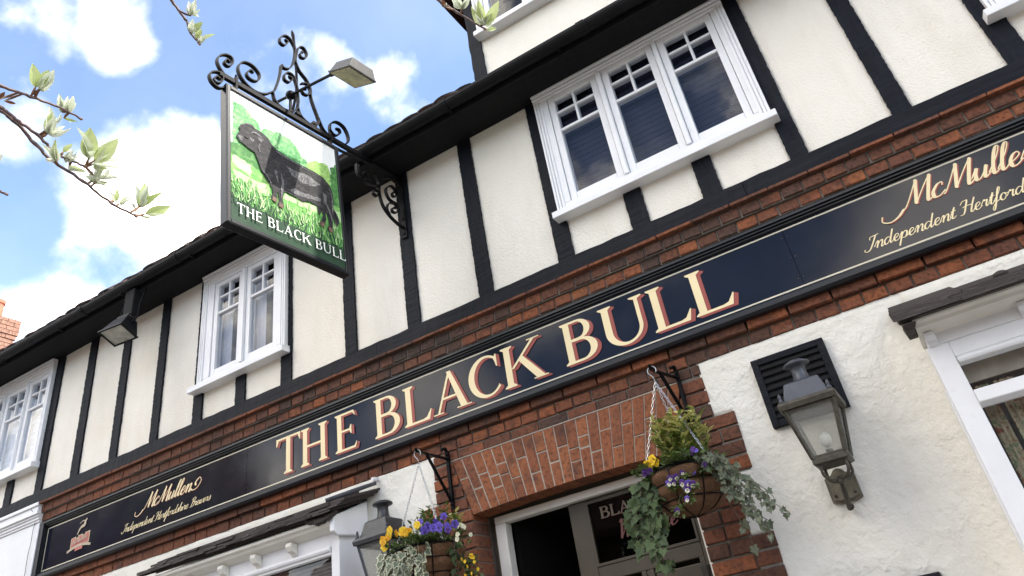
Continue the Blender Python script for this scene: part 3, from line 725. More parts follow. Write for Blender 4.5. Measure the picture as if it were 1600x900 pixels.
# ---- flat gauged arch over the door
AT, AB = 1.405, 1.05
xa0, xa1, xb0, xb1 = -2.648, -1.072, -2.534, -1.186
def soff(x): return AB + .016 * (1 - ((x + 1.86) / .674) ** 2)
g = MB(); n = 14
pts = [(xa0 + .004, AT + .006)] + [(xb0 + (xb1 - xb0) * i / n, soff(xb0 + (xb1 - xb0) * i / n) + .004) for i in range(n + 1)] + [(xa1 - .004, AT + .006)]
g.prism(pts, 3.9848, 4.15); g.prism([(xa0 - .004, AT + .001), (xa1 + .004, AT + .001), (xa1 + .004, AT + .0075), (xa0 - .004, AT + .0075)], 3.9805, 4.05)
arch = g.build('brick_arch', 'mortar_pale', pub)
NV = 21
PAT = [(.36,), (.64,), (.30, .52), (.66,), (.40,), (.48, .68), (.33,), (.62,)]
for i in range(NV):
    t0, t1 = i / NV, (i + 1) / NV
    def edge(t, v):               # v: 0 at the soffit, 1 at the top
        xb = xb0 + (xb1 - xb0) * t; xt = xa0 + (xa1 - xa0) * t
        zb = soff(xb); return xb + (xt - xb) * v, zb + (AT - zb) * v
    cuts = [0] + list(PAT[(i * 3 + 1) % len(PAT)]) + [1]
    for va, vb in zip(cuts[:-1], cuts[1:]):
        a = va + (.011 if va > 0 else 0); b = vb - (.011 if vb < 1 else 0)
        p = []
        for t, s_ in ((t0, 1), (t1, -1)):
            for v in (a, b):
                X, Z = edge(t, v); p.append((X + s_ * .0032, Z))
        yf = 3.9815 + rb.uniform(-.0025, .0025); yb = 4.147
        q = .0022
        lo0, hi0, lo1, hi1 = p
        g = MB()
        f_ = [(lo0[0] + q, yf, lo0[1] + q), (lo1[0] - q, yf, lo1[1] + q), (hi1[0] - q, yf, hi1[1] - q), (hi0[0] + q, yf, hi0[1] - q)]
        m_ = [(lo0[0], yf + .003, lo0[1]), (lo1[0], yf + .003, lo1[1]), (hi1[0], yf + .003, hi1[1]), (hi0[0], yf + .003, hi0[1])]
        b_ = [(x, yb, z) for x, _, z in m_]
        g.add(f_ + m_ + b_, [(0, 1, 2, 3)] + [f for k in range(4) for f in ((4 + k, 4 + (k + 1) % 4, (k + 1) % 4, k), (8 + k, 8 + (k + 1) % 4, 4 + (k + 1) % 4, 4 + k))])
        g.build('brick', 'brick_arch', arch)

# ---- brick piers either side of the door, toothed into the render
g = MB(); g.prism([(-2.79, -1.55), (xb0 - .01, -1.55), (xb0 - .01, AB), (xa0 - .004, AT), (-2.79, AT)], 3.994, 4.25)
pl_ = g.build('brick_pier', 'mortar', pub)
g = MB(); g.prism([(xb1 + .01, -1.55), (-.95, -1.55), (-.95, AT + .07), (xa1 + .004, AT + .07), (xa1 + .004, AT), (xb1 + .01, AB)], 3.994, 4.25)
g.box(-.95, -.839, 3.986, 4.02, .866, 1.166); g.box(-.95, -.839, 3.986, 4.02, .254, .554)
pr_ = g.build('brick_pier', 'mortar', pub)
zt = 1.4715; k = 0
while zt > -.35:
    z0, z1 = zt - .0765 + .009, zt; wide = (k // 4) % 2 == 1; zm = (z0 + z1) / 2
    v = max(0, min(1, (zm - AB) / (AT - AB)))
    # right pier
    xl = (xb1 + (xa1 - xb1) * v) + .005; xr = -.836 if wide else -.944
    if zm < AT + .01:
        if wide:
            c = xl + (.225 if k % 2 else .118) + (.02 if v > 0 else 0)
            brick(pr_, xl, c - .009, z0, z1, 3.978, .17); brick(pr_, c, xr, z0, z1, 3.978, .17)
        else:
            brick(pr_, xl, xr, z0, z1, 3.980, .17) if (xr - xl) < .235 else (brick(pr_, xl, xl + .11, z0, z1, 3.980, .17), brick(pr_, xl + .119, xr, z0, z1, 3.980, .17))
        # left pier
        xr2 = (xb0 + (xa0 - xb0) * v) - .005; xl2 = -2.90 if wide else -2.795
        if xr2 - xl2 > .24:
            c = xr2 - (.225 if k % 2 else .112); brick(pl_, xl2, c - .009, z0, z1, 3.980, .17); brick(pl_, c, xr2, z0, z1, 3.980, .17)
        else: brick(pl_, xl2, xr2, z0, z1, 3.980, .17)
    zt -= .0765; k += 1

# ================================================================ LOWER WALL
def wall_fn(x, z, y):
    # plaster rolls out towards the bay window on the right, and thins away under the bricks
    if x > -.2: y -= .085 * max(0, min(1, (x + .02) / .16)) ** 1.6 * (1 if z < 1.12 else max(0, 1 - (z - 1.12) / .2))
    if z > 1.46: y += .004
    if x < -.842 and (.25 < z < .556 or .862 < z < 1.168): y += .016
    return y
sheet(-.955, .165, -.4, 1.4765, 3.988, .0115, .0055, pub, 'render_wall', 'render_white', 13, wall_fn)
sheet(-3.46, -2.785, -.4, 1.4765, 3.988, .016, .005, pub, 'render_wall', 'render_white', 13)
sheet(-7.03, -3.44, 1.19, 1.4765, 3.988, .03, .004, pub, 'render_wall', 'render_white', 13)
sheet(.14, 1.75, 1.05, 1.47, 3.985, .03, .004, pub, 'render_wall', 'render_white', 13)
g = MB()
g.box(-14.0, -2.80, 4.01, 4.2, -1.55, 1.47); g.box(-.95, 3.2, 4.01, 4.2, -1.55, 1.47)
g.build('inner_wall', 'mortar', pub)
# white panelled pilaster of the house next door, left of the brick
g = MB(); g.box(-14.0, -7.045, 3.90, 4.0, -1.55, 2.10)
for z0, z1, d in ((2.235, 2.266, .060), (2.195, 2.235, .045), (2.165, 2.195, .052), (2.145, 2.165, .034), (2.12, 2.145, .022), (2.10, 2.12, .012)):
    g.box(-14.0, -7.045 + min(.03, d * .4), 3.90 - d, 4.0, z0, z1)
g.build('shopfront_board', 'white_paint', pub, bevel=.004)
rr = random.Random(8)
MB().tube(spline([(-7.10 - .05 * (i / 12) ** 2 + rr.uniform(-.006, .006), 3.893 - (.055 if i < 1 else .006), 2.22 - i * .09) for i in range(16)], 3), .0028, 5).build('cable', 'cable_grey', pub)

# ---- door in its recess
df = MB(); df.box(-2.485, -1.19, 4.135, 4.21, .992, 1.036); df.box(-2.485, -2.412, 4.135, 4.21, -1.55, .991); df.box(-1.235, -1.19, 4.14, 4.21, -1.55, .991)
door = df.build('door_frame', 'cream_paint', pub, bevel=.005)
g = MB(); g.add([(-2.9, 4.22, -1.5), (-.9, 4.22, -1.5), (-.9, 6.4, -1.5), (-2.9, 6.4, -1.5), (-2.9, 4.22, 1.35), (-.9, 4.22, 1.35), (-.9, 6.4, 1.35), (-2.9, 6.4, 1.35)],
                [(0, 1, 2, 3), (4, 7, 6, 5), (1, 5, 6, 2), (0, 3, 7, 4), (3, 2, 6, 7)])
g.box(-2.9, -2.49, 4.205, 4.24, -1.5, 1.35); g.box(-1.19, -.9, 4.205, 4.24, -1.5, 1.35); g.box(-2.49, -1.19, 4.205, 4.24, 1.04, 1.35)
g.build('lobby', 'lobby_wall', pub)
lf = MB(); hx, hy = -2.405, 4.215; ex_, ey_ = -2.215, 4.68
def leafpt(u, d, z):
    ux, uy = (ex_ - hx), (ey_ - hy); L = math.hypot(ux, uy); return (hx + ux * u - uy / L * d * -1, hy + uy * u + ux / L * d * -1, z)
lf.hexa([leafpt(0, 0, -1.5), leafpt(1, 0, -1.5), leafpt(1, .04, -1.5), leafpt(0, .04, -1.5), leafpt(0, 0, .985), leafpt(1, 0, .985), leafpt(1, .04, .985), leafpt(0, .04, .985)])
lf.build('door_leaf', 'door_dark', pub)
# closed right leaf with lettered glass
L = MB(); y0, y1 = 4.175, 4.215
gx0, gx1, gz0, gz1 = -1.878, -1.262, .622, .975
L.box(-1.992, gx0, y0, y1, -1.5, .989); L.box(gx1, -1.236, y0, y1, -1.5, .989); L.box(gx0, gx1, y0, y1, gz1, .989); L.box(gx0, gx1, y0, y1, .545, gz0)
for a, b in ((gx0, -1.60), (-1.585, gx1)): L.box(a + .03, b - .03, y0 + .012, y1, -.2, .52); L.box(a, a + .03, y0, y1, -.2, .545); L.box(b - .03, b, y0, y1, -.2, .545)
L.box(-1.60, -1.585, y0 + .004, y1, -.2, .545)
lg = L.build('door_leaf', 'door_cream', pub, bevel=.004)
g = MB()
for (a, b, c, d) in ((gx0, gx1, gz0, gz0 + .014), (gx0, gx1, gz1 - .014, gz1), (gx0, gx0 + .014, gz0 + .014, gz1 - .014), (gx1 - .014, gx1, gz0 + .014, gz1 - .014)): g.box(a, b, y0 - .006, y0 + .02, c, d)
g.build('glazing_bead', 'door_cream', lg)
g = MB(); g.box(gx0 + .004, gx1 - .004, y0 + .012, y0 + .018, gz0 + .004, gz1 - .004); g.build('pane', 'door_glass', lg)
g = MB(); g.box(gx0 + .002, gx1 - .002, y0 + .024, y0 + .028, gz0 + .002, gz1 - .002); g.build('pane_backing', 'door_dark', lg)
g = MB(); g.box(-1.30, -1.24, y0 - .003, y0 + .0, .36, .50); g.build('pane', 'window_glass', lg)

# ---- bay window, left of the door
YB = 3.74
bay = MB(); bay.box(-3.455, -3.388, YB, 3.985, -1.55, 1.14); bay.box(-5.28, -3.455, YB, 3.985, 1.055, 1.20); bay.box(-5.28, -5.20, YB, 3.985, -1.55, 1.055)
bay.box(-4.36, -4.30, YB + .004, 3.90, -1.55, 1.055)
bay.box(-3.40, -3.3885, YB + .03, 3.985, 1.14, 1.21)
bay = bay.build('bay_window', 'white_paint', pub, bevel=.005)
g = MB()     # end of the cornice box, facing the door
g.prism_x([(3.655, 1.125), (3.70, 1.105), (3.985, 1.125), (3.985, 1.345), (3.655, 1.215)], -3.387, -3.352); g.build('cornice_end', 'white_paint', bay, bevel=.006)
g = MB()
prof = [(3.985, 1.214), (3.645, 1.214), (3.635, 1.205), (3.636, 1.19), (3.655, 1.178), (3.665, 1.165), (3.70, 1.150), (3.735, 1.142), (3.985, 1.142)]
g.prism_x(prof, -5.30, -3.388); g.build('cornice', 'cream_paint', bay)
for x in (-4.71, -4.39, -4.08, -3.76):
    g = MB(); g.prism_x([(3.735, 1.142), (3.678, 1.148), (3.672, 1.125), (3.69, 1.095), (3.718, 1.085), (3.738, 1.065)], x - .024, x + .024); g.build('bracket', 'cream_paint', bay, bevel=.003)
g = MB(); g.prism_x([(3.742, 1.066), (3.728, 1.060), (3.722, 1.046), (3.728, 1.034), (3.742, 1.030)], -5.2, -3.458); g.prism_x([(3.760, 1.030), (3.742, 1.030), (3.742, 1.016), (3.760, 1.008)], -5.2, -3.458)
g.build('moulding', 'white_paint', bay)
g = MB(); z = .2
while z < .99: g.box(-5.19, -3.46, 3.80, 3.806, z, z + .019); z += .022
g.build('blind', 'blind_taupe', bay)['kind'] = 'stuff'
for a, b in ((-5.20, -4.36), (-4.30, -3.455)):
    g = MB(); g.box(a, b, 3.772, 3.777, -.8, 1.02); g.build('pane', 'window_glass', bay)
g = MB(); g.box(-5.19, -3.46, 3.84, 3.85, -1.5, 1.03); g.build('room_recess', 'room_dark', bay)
# slate pentice over the bay: four ragged layers, stepped at the hip
rr = random.Random(17)
slope = lambda y: 1.300 + (y - 3.60) * .33
pb = MB(); pb.prism_x([(3.64, 1.222), (3.985, 1.34), (3.985, 1.43), (3.64, 1.300)], -5.0, -3.42); pent = pb.build('pentice_roof', 'old_slate', bay)
for k in range(4):
    x = -5.31 + k * .135; zb = 1.232 + k * .0175
    while x < -3.33 + .014 * k:
        w = rr.uniform(.13, .22); x1 = min(x + w, -3.285 + .014 * k + rr.uniform(-.02, .01)); y0 = 3.596 + k * .010 + rr.uniform(-.012, .012); dz = rr.uniform(-.004, .004)
        g = MB(); t = .0150
        sl = .30
        g.hexa([(x, y0, zb + dz), (x1 - .003, y0 + rr.uniform(-.006, .006), zb + dz), (x1 - .003, y0 + .36, zb + dz + .36 * sl), (x, y0 + .36, zb + dz + .36 * sl),
                (x, y0 + .002, zb + dz + t), (x1 - .003, y0 + .002 + rr.uniform(-.006, .006), zb + dz + t + rr.uniform(-.003, .003)), (x1 - .003, y0 + .36, zb + dz + t + .36 * sl), (x, y0 + .36, zb + dz + t + .36 * sl)])
        g.build('slate', 'old_slate', pent); x = x1
g = MB(); rag = []
for i in range(26):
    t = i / 25; rag.append((-3.60 + t * .29, 3.64 + t * .0, 1.235 - .03 * math.sin(t * 3.0) + rr.uniform(-.008, .008)))
g.tube(rag, [.012 + .012 * math.sin(math.pi * i / 25) for i in range(26)], 6); g.build('broken_mortar', 'old_slate', pent)
MB().tube([(-3.42, 3.66, 1.325), (-3.30, 3.76, 1.36), (-3.255, 3.96, 1.432)], [.012, .015, .013], 8).build('lead_roll', 'lead', pent)
MB().tube([(-3.255, 3.985, 1.462), (-3.258, 3.935, 1.455)], .014, 10).build('pipe_stub', 'white_paint', pub)

# ---- bay window at the right edge
YB = 3.75
bay2 = MB(); bay2.box(.132, .226, YB, 3.985, -1.55, 1.095); bay2.box(.226, 1.70, YB, 3.985, 1.022, 1.095); bay2.box(.145, 1.70, YB + .002, 3.985, 1.095, 1.17)
bay2.prism([(.150, .91), (.150, -1.55), (.128, -1.55), (.120, -.5), (.124, .9), (.135, .915)], 3.80, 3.985)
bay2.prism_x([(3.756, 1.024), (3.742, 1.018), (3.736, 1.004), (3.742, .992), (3.772, .984), (3.79, .984), (3.79, 1.024)], .228, 1.70)
bay2.prism_x([(3.735, .862), (3.765, .852), (3.80, .852), (3.80, .790), (3.765, .788), (3.735, .806)], .226, 1.70)
bay2 = bay2.build('bay_window', 'white_paint', pub, bevel=.004)
for a, b in ((.862, .984), (-.8, .788)):
    g = MB(); g.box(.226, 1.70, 3.783, 3.788, a, b); g.build('pane', 'window_glass', bay2)
g = MB(); prof = [(3.985, 1.215), (3.652, 1.215), (3.643, 1.206), (3.644, 1.196), (3.665, 1.186), (3.672, 1.172), (3.71, 1.158), (3.746, 1.148), (3.985, 1.148)]
g.prism_x(prof, .128, 1.72); g.build('cornice', 'cream_paint', bay2)
for x in (.168, .555, .94):
    g = MB(); g.prism_x([(3.745, 1.148), (3.708, 1.154), (3.704, 1.134), (3.716, 1.114), (3.734, 1.106), (3.748, 1.090)], x - .022, x + .022); g.build('bracket', 'white_paint', bay2, bevel=.003)
g = MB()
for (a, b) in ((.24, .30), (.32, .40)):
    k = 8; p = [(a + (b - a) * i / k, 3.86 + .012 * math.sin(i * 2.3 + a * 30)) for i in range(k + 1)]
    g.add([(x, y, -.5) for x, y in p] + [(x, y, .90) for x, y in p], [(i, i + 1, i + k + 2, i + k + 1) for i in range(k)])
g.build('curtain', 'curtain_floral', bay2, smooth=True)
g = MB(); g.box(.2, 1.7, 3.835, 3.85, .915, 1.01); g.build('pelmet', 'pelmet', bay2)
g = MB(); g.add([(.16, 3.80, -1.5), (1.7, 3.80, -1.5), (1.7, 4.6, -1.5), (.16, 4.6, -1.5), (.16, 3.80, 1.03), (1.7, 3.80, 1.03), (1.7, 4.6, 1.03), (.16, 4.6, 1.03)], [(0, 1, 2, 3), (4, 7, 6, 5), (1, 5, 6, 2), (0, 3, 7, 4), (3, 2, 6, 7)])
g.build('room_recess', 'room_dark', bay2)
rr = random.Random(29)
g = MB(); g.prism_x([(3.60, 1.200), (3.60, 1.230), (3.985, 1.39), (3.985, 1.32), (3.66, 1.205)], .075, 1.74)
pent2 = g.build('pentice_roof', 'old_slate', bay2)
for k in range(3):
    x = .055 + k * .004; zb = 1.183 + k * .018
    while x < 1.72:
        w = rr.uniform(.22, .34); x1 = min(x + w, 1.74); y0 = 3.552 + k * .006 + rr.uniform(-.006, .006); sl = .42; t = .0165
        bump = .006 * math.sin(x * 9) + .004 * math.sin(x * 23)
        g = MB(); d = .40 if x < .1 else .22
        g.hexa([(x, y0, zb + bump), (x1 - .002, y0, zb + bump), (x1 - .002, y0 + d, zb + bump + d * sl), (x, y0 + d, zb + bump + d * sl),
                (x, y0 + .003, zb + t + bump), (x1 - .002, y0 + .003, zb + t + rr.uniform(-.003, .003) + bump), (x1 - .002, y0 + d, zb + t + bump + d * sl), (x, y0 + d, zb + t + bump + d * sl)])
        g.build('slate', 'old_slate', pent2); x = x1
MB().ball((.520, 3.585, 1.250), .022, 7, 0, (1.5, 1, .8)).build('moss_lump', 'old_slate', pent2)
MB().hexa([(.088, 3.66, 1.168), (.124, 3.66, 1.168), (.126, 3.80, 1.17), (.088, 3.80, 1.17), (.08, 3.60, 1.182), (.14, 3.60, 1.182), (.14, 3.80, 1.22), (.08, 3.80, 1.22)]).build('broken_mortar', 'old_slate', pent2)

# ================================================================ LETTERING
# Roman capitals drawn in a box one unit high: each a list of outlines
def arc(cx, cy, rx, ry, a0, a1, n=14): return [(cx + rx * math.cos(R(a0 + (a1 - a0) * i / n)), cy + ry * math.sin(R(a0 + (a1 - a0) * i / n))) for i in range(n + 1)]
def stem(x, w, y0=0, y1=1, bl=.07, br=.07, tl=.07, tr=.07, s=.028, k=.05):
    p = []
    p += [(x - bl, y0), (x + w + br, y0), (x + w + br, y0 + s), (x + w, y0 + s + k)] if bl or br else [(x, y0), (x + w, y0)]
    p += [(x + w, y1 - s - k), (x + w + tr, y1 - s), (x + w + tr, y1), (x - tl, y1), (x - tl, y1 - s), (x, y1 - s - k)] if tl or tr else [(x + w, y1), (x, y1)]
    if bl or br: p += [(x, y0 + s + k), (x - bl, y0 + s)]
    return p
def ring(o, i): return [('ring', [[o[k], o[k + 1], i[k + 1], i[k]] for k in range(len(o) - 1)])]
SW, TH = .150, .052
def diag(x0, y0, x1, y1, w): return [(x0, y0), (x0 + w, y0), (x1 + w, y1), (x1, y1)]
def slab(x0, x1, y0=0, s=.028): return [(x0, y0), (x1, y0), (x1, y0 + s), (x0, y0 + s)]
def bar_end(x0, x1, y, t, up): # thin bar with a wedge serif at its right end
    d = .15 if up else -.15
    return [(x0, y), (x1 - .05, y), (x1, y + d), (x1 - .02, y + d), (x1 - .09, y + (t if up else -t)), (x0, y + (t if up else -t))]
GLYPH = {
 'T': (.86, [stem(.355, SW, 0, .98, .075, .075, 0, 0), [(.0, 1), (.86, 1), (.86, .945), (.0, .945)], [(0, 1), (.03, 1), (.09, .945), (.03, .80), (.0, .80)], [(.86, 1), (.83, 1), (.77, .945), (.83, .80), (.86, .80)]]),
 'H': (.94, [stem(.08, SW), stem(.71, SW), [(.22, .475), (.72, .475), (.72, .53), (.22, .53)]]),
 'E': (.76, [stem(.08, SW, 0, 1, .07, 0, .07, 0), bar_end(.2, .74, 0, .055, True), bar_end(.2, .70, 1, .055, False), [(.22, .495), (.54, .495), (.54, .545), (.22, .545)], [(.54, .40), (.57, .40), (.57, .64), (.54, .64), (.50, .545), (.50, .495)]]),
 'B': (.84, [stem(.08, SW, 0, 1, .07, 0, .07, 0)] + ring([(.2, 1)] + arc(.42, .76, .30, .24, 90, -90) + [(.2, .52)], [(.2, .948)] + arc(.42, .76, .155, .19, 90, -90) + [(.2, .565)])
       + ring([(.2, .55)] + arc(.44, .275, .37, .275, 90, -90) + [(.2, 0)], [(.2, .502)] + arc(.44, .275, .205, .222, 90, -90) + [(.2, .052)])),
 'L': (.80, [stem(.08, SW, 0, 1, .07, 0, .07, .08), [(.2, 0), (.73, 0), (.80, .25), (.775, .25), (.66, .085), (.56, .055), (.2, .055)]]),
 'A': (1.0, [diag(.10, 0, .47, 1.0, .058), diag(.70, 0, .42, 1.0, .165) if False else [(.725, 0), (.895, 0), (.535, 1.0), (.43, 1.0)], slab(.0, .27), slab(.62, 1.0), [(.24, .32), (.74, .32), (.74, .372), (.24, .372)]]),
 'C': (.86, ring(arc(.49, .5, .49, .515, 48, 318, 30), arc(.53, .5, .365, .455, 52, 322, 30)) + [[(.80, .97), (.83, .97), (.83, .66), (.80, .66), (.765, .80), (.74, .86)]]),
 'K': (1.0, [stem(.08, SW), [(.22, .42), (.29, .42), (.86, .975), (.78, .975)], [(.40, .60), (.52, .67), (1.0, .0), (.80, .0)], slab(.68, .98, .972), slab(.72, 1.06)]),
 'U': (1.0, [stem(.08, SW, .33, 1, 0, 0, .07, .07)] + ring(arc(.48, .36, .40, .375, 180, 360, 20), arc(.515, .36, .285, .315, 180, 360, 20)) + [stem(.80, .08, .33, 1, 0, 0, .09, .09)]),
}
GLYPH['U'][1][-1] = [(.80, .33), (.88, .33), (.88, .93), (.97, .972), (.97, 1), (.70, 1), (.70, .972), (.80, .93)]
def letter(ch, fn, x, z, w, h, parent, mats, shadow=None, lift=.0003):
    gw, shapes = GLYPH[ch]; sx = w / gw; mb = MB(); lay = [.0006]
    def put_(poly, dx, dz, m):
        lay[0] += lift; d = lay[0]
        if poly[0] == 'ring':
            lay[0] -= lift
            for k_, q_ in enumerate(poly[1]): put_(q_, dx, dz, m); lay[0] -= lift
            lay[0] += lift * 1.5; return
        mb.add([fn(x + px * sx + dx, z + pz * h + dz, d) for px, pz in poly], [tuple(range(len(poly)))], m)
    if shadow:
        for s_ in range(4):
            for p in shapes: put_(p, shadow[0] * (s_ + 1) / 4, shadow[1] * (s_ + 1) / 4, 1)
    for p in shapes: put_(p, 0, 0, 0)
    o = mb.build('letter', mats, parent); return o
# flowing script: strokes as thick-and-thin ribbons
SCRIPT = {
 'n': (.92, [[(-.1, .25), (.12, .9), (.27, .95), (.25, .5), (.18, 0)], [(.22, .3), (.5, .9), (.70, .95), (.72, .6), (.66, .1), (.78, 0), (1.0, .3)]]),
 'e': (.72, [[(-.05, .25), (.35, .5), (.55, .78), (.43, 1), (.22, .88), (.10, .45), (.22, .04), (.46, .04), (.76, .35)]]),
 'u': (.92, [[(-.1, .25), (.14, .95), (.12, .4), (.2, .04), (.4, .1), (.6, .6), (.68, .95)], [(.68, .95), (.62, .3), (.7, .02), (.95, .3)]]),
 'l': (.46, [[(-.1, .25), (.28, 1.2), (.42, 1.9), (.30, 2.05), (.18, 1.6), (.13, .5), (.23, .03), (.5, .28)]]),
 'c': (.66, [[(.52, .72), (.50, .98), (.25, .92), (.04, .45), (.14, .02), (.42, .0), (.72, .30)]]),
 'd': (.94, [[(.62, .8), (.4, 1), (.15, .8), (.04, .4), (.15, .04), (.36, .08), (.62, .6), (.76, 1.3), (.84, 2.0)], [(.84, 2.0), (.68, .8), (.65, .2), (.75, 0), (.98, .3)]]),
 'p': (.84, [[(-.1, .3), (.17, .95), (.19, .6), (.06, -.3), (-.04, -.95)], [(.17, .4), (.45, .95), (.68, .8), (.66, .3), (.45, .02), (.2, .15)], [(.45, .02), (.9, .3)]]),
 't': (.52, [[(-.05, .3), (.36, 1.6), (.22, .7), (.18, .15), (.32, .02), (.58, .3)], [(.02, 1.05), (.52, 1.1)]]),
 'r': (.68, [[(-.1, .3), (.18, 1.02), (.26, .85), (.48, .92), (.42, .4), (.48, .03), (.72, .3)]]),
 'f': (.52, [[(-.1, .2), (.36, 1.2), (.52, 1.9), (.40, 2.05), (.28, 1.5), (.10, -.3), (-.05, -1), (-.18, -.75), (.05, -.1), (.55, .3)]]),
 'o': (.74, [[(.45, .95), (.2, .9), (.04, .45), (.2, .03), (.45, .1), (.56, .55), (.45, .95)], [(.45, .95), (.5, .78), (.82, .82)]]),
 's': (.58, [[(-.1, .1), (.28, .7), (.38, 1.05), (.48, .6), (.40, .08), (.18, .02), (.10, .2)], [(.40, .08), (.66, .3)]]),
 'h': (.88, [[(-.1, .2), (.32, 1.2), (.46, 1.9), (.34, 2.05), (.22, 1.5), (.08, 0)], [(.12, .3), (.4, .9), (.60, .95), (.62, .6), (.55, .1), (.66, 0), (.92, .3)]]),
 'i': (.40, [[(-.1, .3), (.16, .95), (.12, .3), (.2, .02), (.45, .3)], [(.22, 1.42), (.26, 1.52)]]),
 'w': (1.0, [[(-.1, .3), (.14, .95), (.10, .3), (.2, .02), (.42, .3), (.52, .95)], [(.52, .95), (.45, .3), (.55, .02), (.8, .3), (.9, .9), (.8, 1.0)], [(.84, .85), (1.1, .85)]]),
 'm': (1.32, [[(-.1, .25), (.10, .9), (.24, .95), (.22, .5), (.16, 0)], [(.2, .3), (.42, .9), (.58, .95), (.6, .5), (.54, 0)], [(.58, .3), (.84, .9), (1.02, .95), (1.04, .6), (.98, .1), (1.1, 0), (1.34, .3)]]),
 'M': (1.55, [[(-.05, -.02), (.1, .15), (.35, 1.0), (.58, 2.0)], [(.58, 2.0), (.62, 1.0), (.66, .05)], [(.66, .05), (1.0, 1.1), (1.36, 2.0)], [(1.36, 2.0), (1.32, 1.0), (1.32, .1), (1.45, 0), (1.68, .3)]]),
 'I': (.85, [[(.85, 2.0), (.60, 1.0), (.36, .2), (.05, -.1), (-.28, .1), (-.2, .35)], [(.25, 1.5), (.28, 1.9), (.75, 2.0), (1.15, 2.05)]]),
 'H': (1.25, [[(.55, 2.0), (.42, 1.0), (.24, .1), (-.1, 0)], [(1.25, 2.0), (1.05, 1.0), (.95, .2), (1.08, 0), (1.32, .3)], [(.1, 1.0), (.5, 1.15), (1.12, 1.05)], [(-.1, 1.5), (.1, 1.9), (.55, 2.0)]]),
 'B': (1.05, [[(.55, 1.9), (.42, 1.0), (.24, .1), (-.1, 0)], [(.05, 1.5), (.28, 1.95), (.8, 2.08), (1.05, 1.75), (.8, 1.2), (.5, 1.1)], [(.5, 1.1), (.95, .95), (.95, .35), (.6, 0), (.2, .1)]]),
 'W': (1.5, [[(.0, 1.7), (.2, 2.0), (.32, 1.0), (.36, .0)], [(.36, 0), (.7, 1.0), (.92, 1.9)], [(.92, 1.9), (.92, 1.0), (.96, 0)], [(.96, 0), (1.3, 1.0), (1.5, 2.0)]]),
 ' ': (.55, []),
}
def script(text, fn, x0, x1, z, xh, parent, name, mats, pen=(.055, .17), slant=.36, shadow=None, rise=0, extra=None):
    """text between x0 and x1 on baseline z; extra = more strokes in the same units, before scaling"""
    width = sum(SCRIPT[c][0] for c in text); sx = (x1 - x0) / width; mb = MB(); strokes = []; cx = 0
    for c in text:
        for st_ in SCRIPT[c][1]: strokes.append([(cx + px, py) for px, py in st_])
        cx += SCRIPT[c][0]
    for st_ in (extra or []): strokes.append([((width + px if e else px), py) for (px, py, e) in st_])
    lay = .0006
    passes = [(0, 0, 0)] if not shadow else [(shadow[0] * k / 2, shadow[1] * k / 2, 1) for k in (1, 2)] + [(0, 0, 0)]
    for dx, dz, m in passes:
        for st_ in strokes:
            lay += .00001
            pts = spline([(px + slant * py * xh / sx, py, 0) for px, py in st_], 7); k = len(pts); L = []; Rr = []
            P2 = [(x0 + p.x * sx + dx, z + p.y * xh + dz + rise * p.x * sx) for p in pts]
            for i in range(k):
                a = P2[max(i - 1, 0)]; b = P2[min(i + 1, k - 1)]; tx, tz = b[0] - a[0], b[1] - a[1]; l = math.hypot(tx, tz) or 1; tx /= l; tz /= l
                w = (pen[0] + pen[1] * max(0, -tz * .95 + .1 * tx) ** 1.6) * xh / 2 * (0.55 if i in (0, k - 1) else 1)
                L.append((P2[i][0] - tz * w, P2[i][1] + tx * w)); Rr.append((P2[i][0] + tz * w, P2[i][1] - tx * w))
            n = len(mb.v); mb.v += [fn(a, c, lay + i * 2e-6) for i, (a, c) in enumerate(L)] + [fn(a, c, lay + i * 2e-6) for i, (a, c) in enumerate(Rr)]; lay += k * 2e-6
            for i in range(k - 1): mb.f.append((n + i, n + k + i, n + k + i + 1, n + i + 1)); mb.mi.append(m)
    return mb.build(name, mats, parent)

# ================================================================ FASCIA SIGN
fas = thing('fascia_sign', 'long dark blue fascia board with big cream and red letters under the brick corbel', 'sign', (-2.6, 3.95, 1.60))
PX = [-6.99, -4.474, -.257, 1.74]
for a, b in zip(PX[:-1], PX[1:]):
    MB().box(a + .0012, b - .0012, 3.950, 3.99, 1.64, 2.07).build('sign_panel', 'fascia_blue', fas)
f = MB()
f.prism_x([(3.905, 2.088), (3.905, 2.073), (3.918, 2.070), (3.918, 2.060), (3.932, 2.056), (3.932, 2.048), (3.950, 2.042), (3.99, 2.042), (3.99, 2.10), (3.935, 2.10)], -7.04, 1.75)
f.prism_x([(3.915, 1.600), (3.905, 1.615), (3.905, 1.632), (3.918, 1.636), (3.918, 1.646), (3.935, 1.650), (3.950, 1.662), (3.99, 1.662), (3.99, 1.598), (3.94, 1.596)], -7.04, 1.75)
f.box(-7.041, -6.985, 3.907, 3.99, 1.601, 2.087)
f.build('sign_frame', 'black_gloss', fas)
g = MB()
for z in (2.029, 1.673): g.box(-6.975, 1.74, 3.9488, 3.9508, z - .0042, z + .0042)
g.box(-6.975, -6.967, 3.9486, 3.9506, 1.6772, 2.0248)
g.build('pinstripe', 'gold_line', fas)
FN = lambda x, z, d: (x, 3.9495 - d, z)
for ch, x, w in [('T', -4.160, .242), ('H', -3.915, .258), ('E', -3.582, .208), ('B', -3.222, .232), ('L', -2.966, .232), ('A', -2.718, .305), ('C', -2.422, .240), ('K', -2.157, .302),
                 ('B', -1.712, .240), ('U', -1.442, .308), ('L', -1.118, .242), ('L', -.862, .242)]:
    letter(ch, FN, x, 1.7175, w, .274, fas, ['letter_cream', 'letter_red'], (.024, -.014))
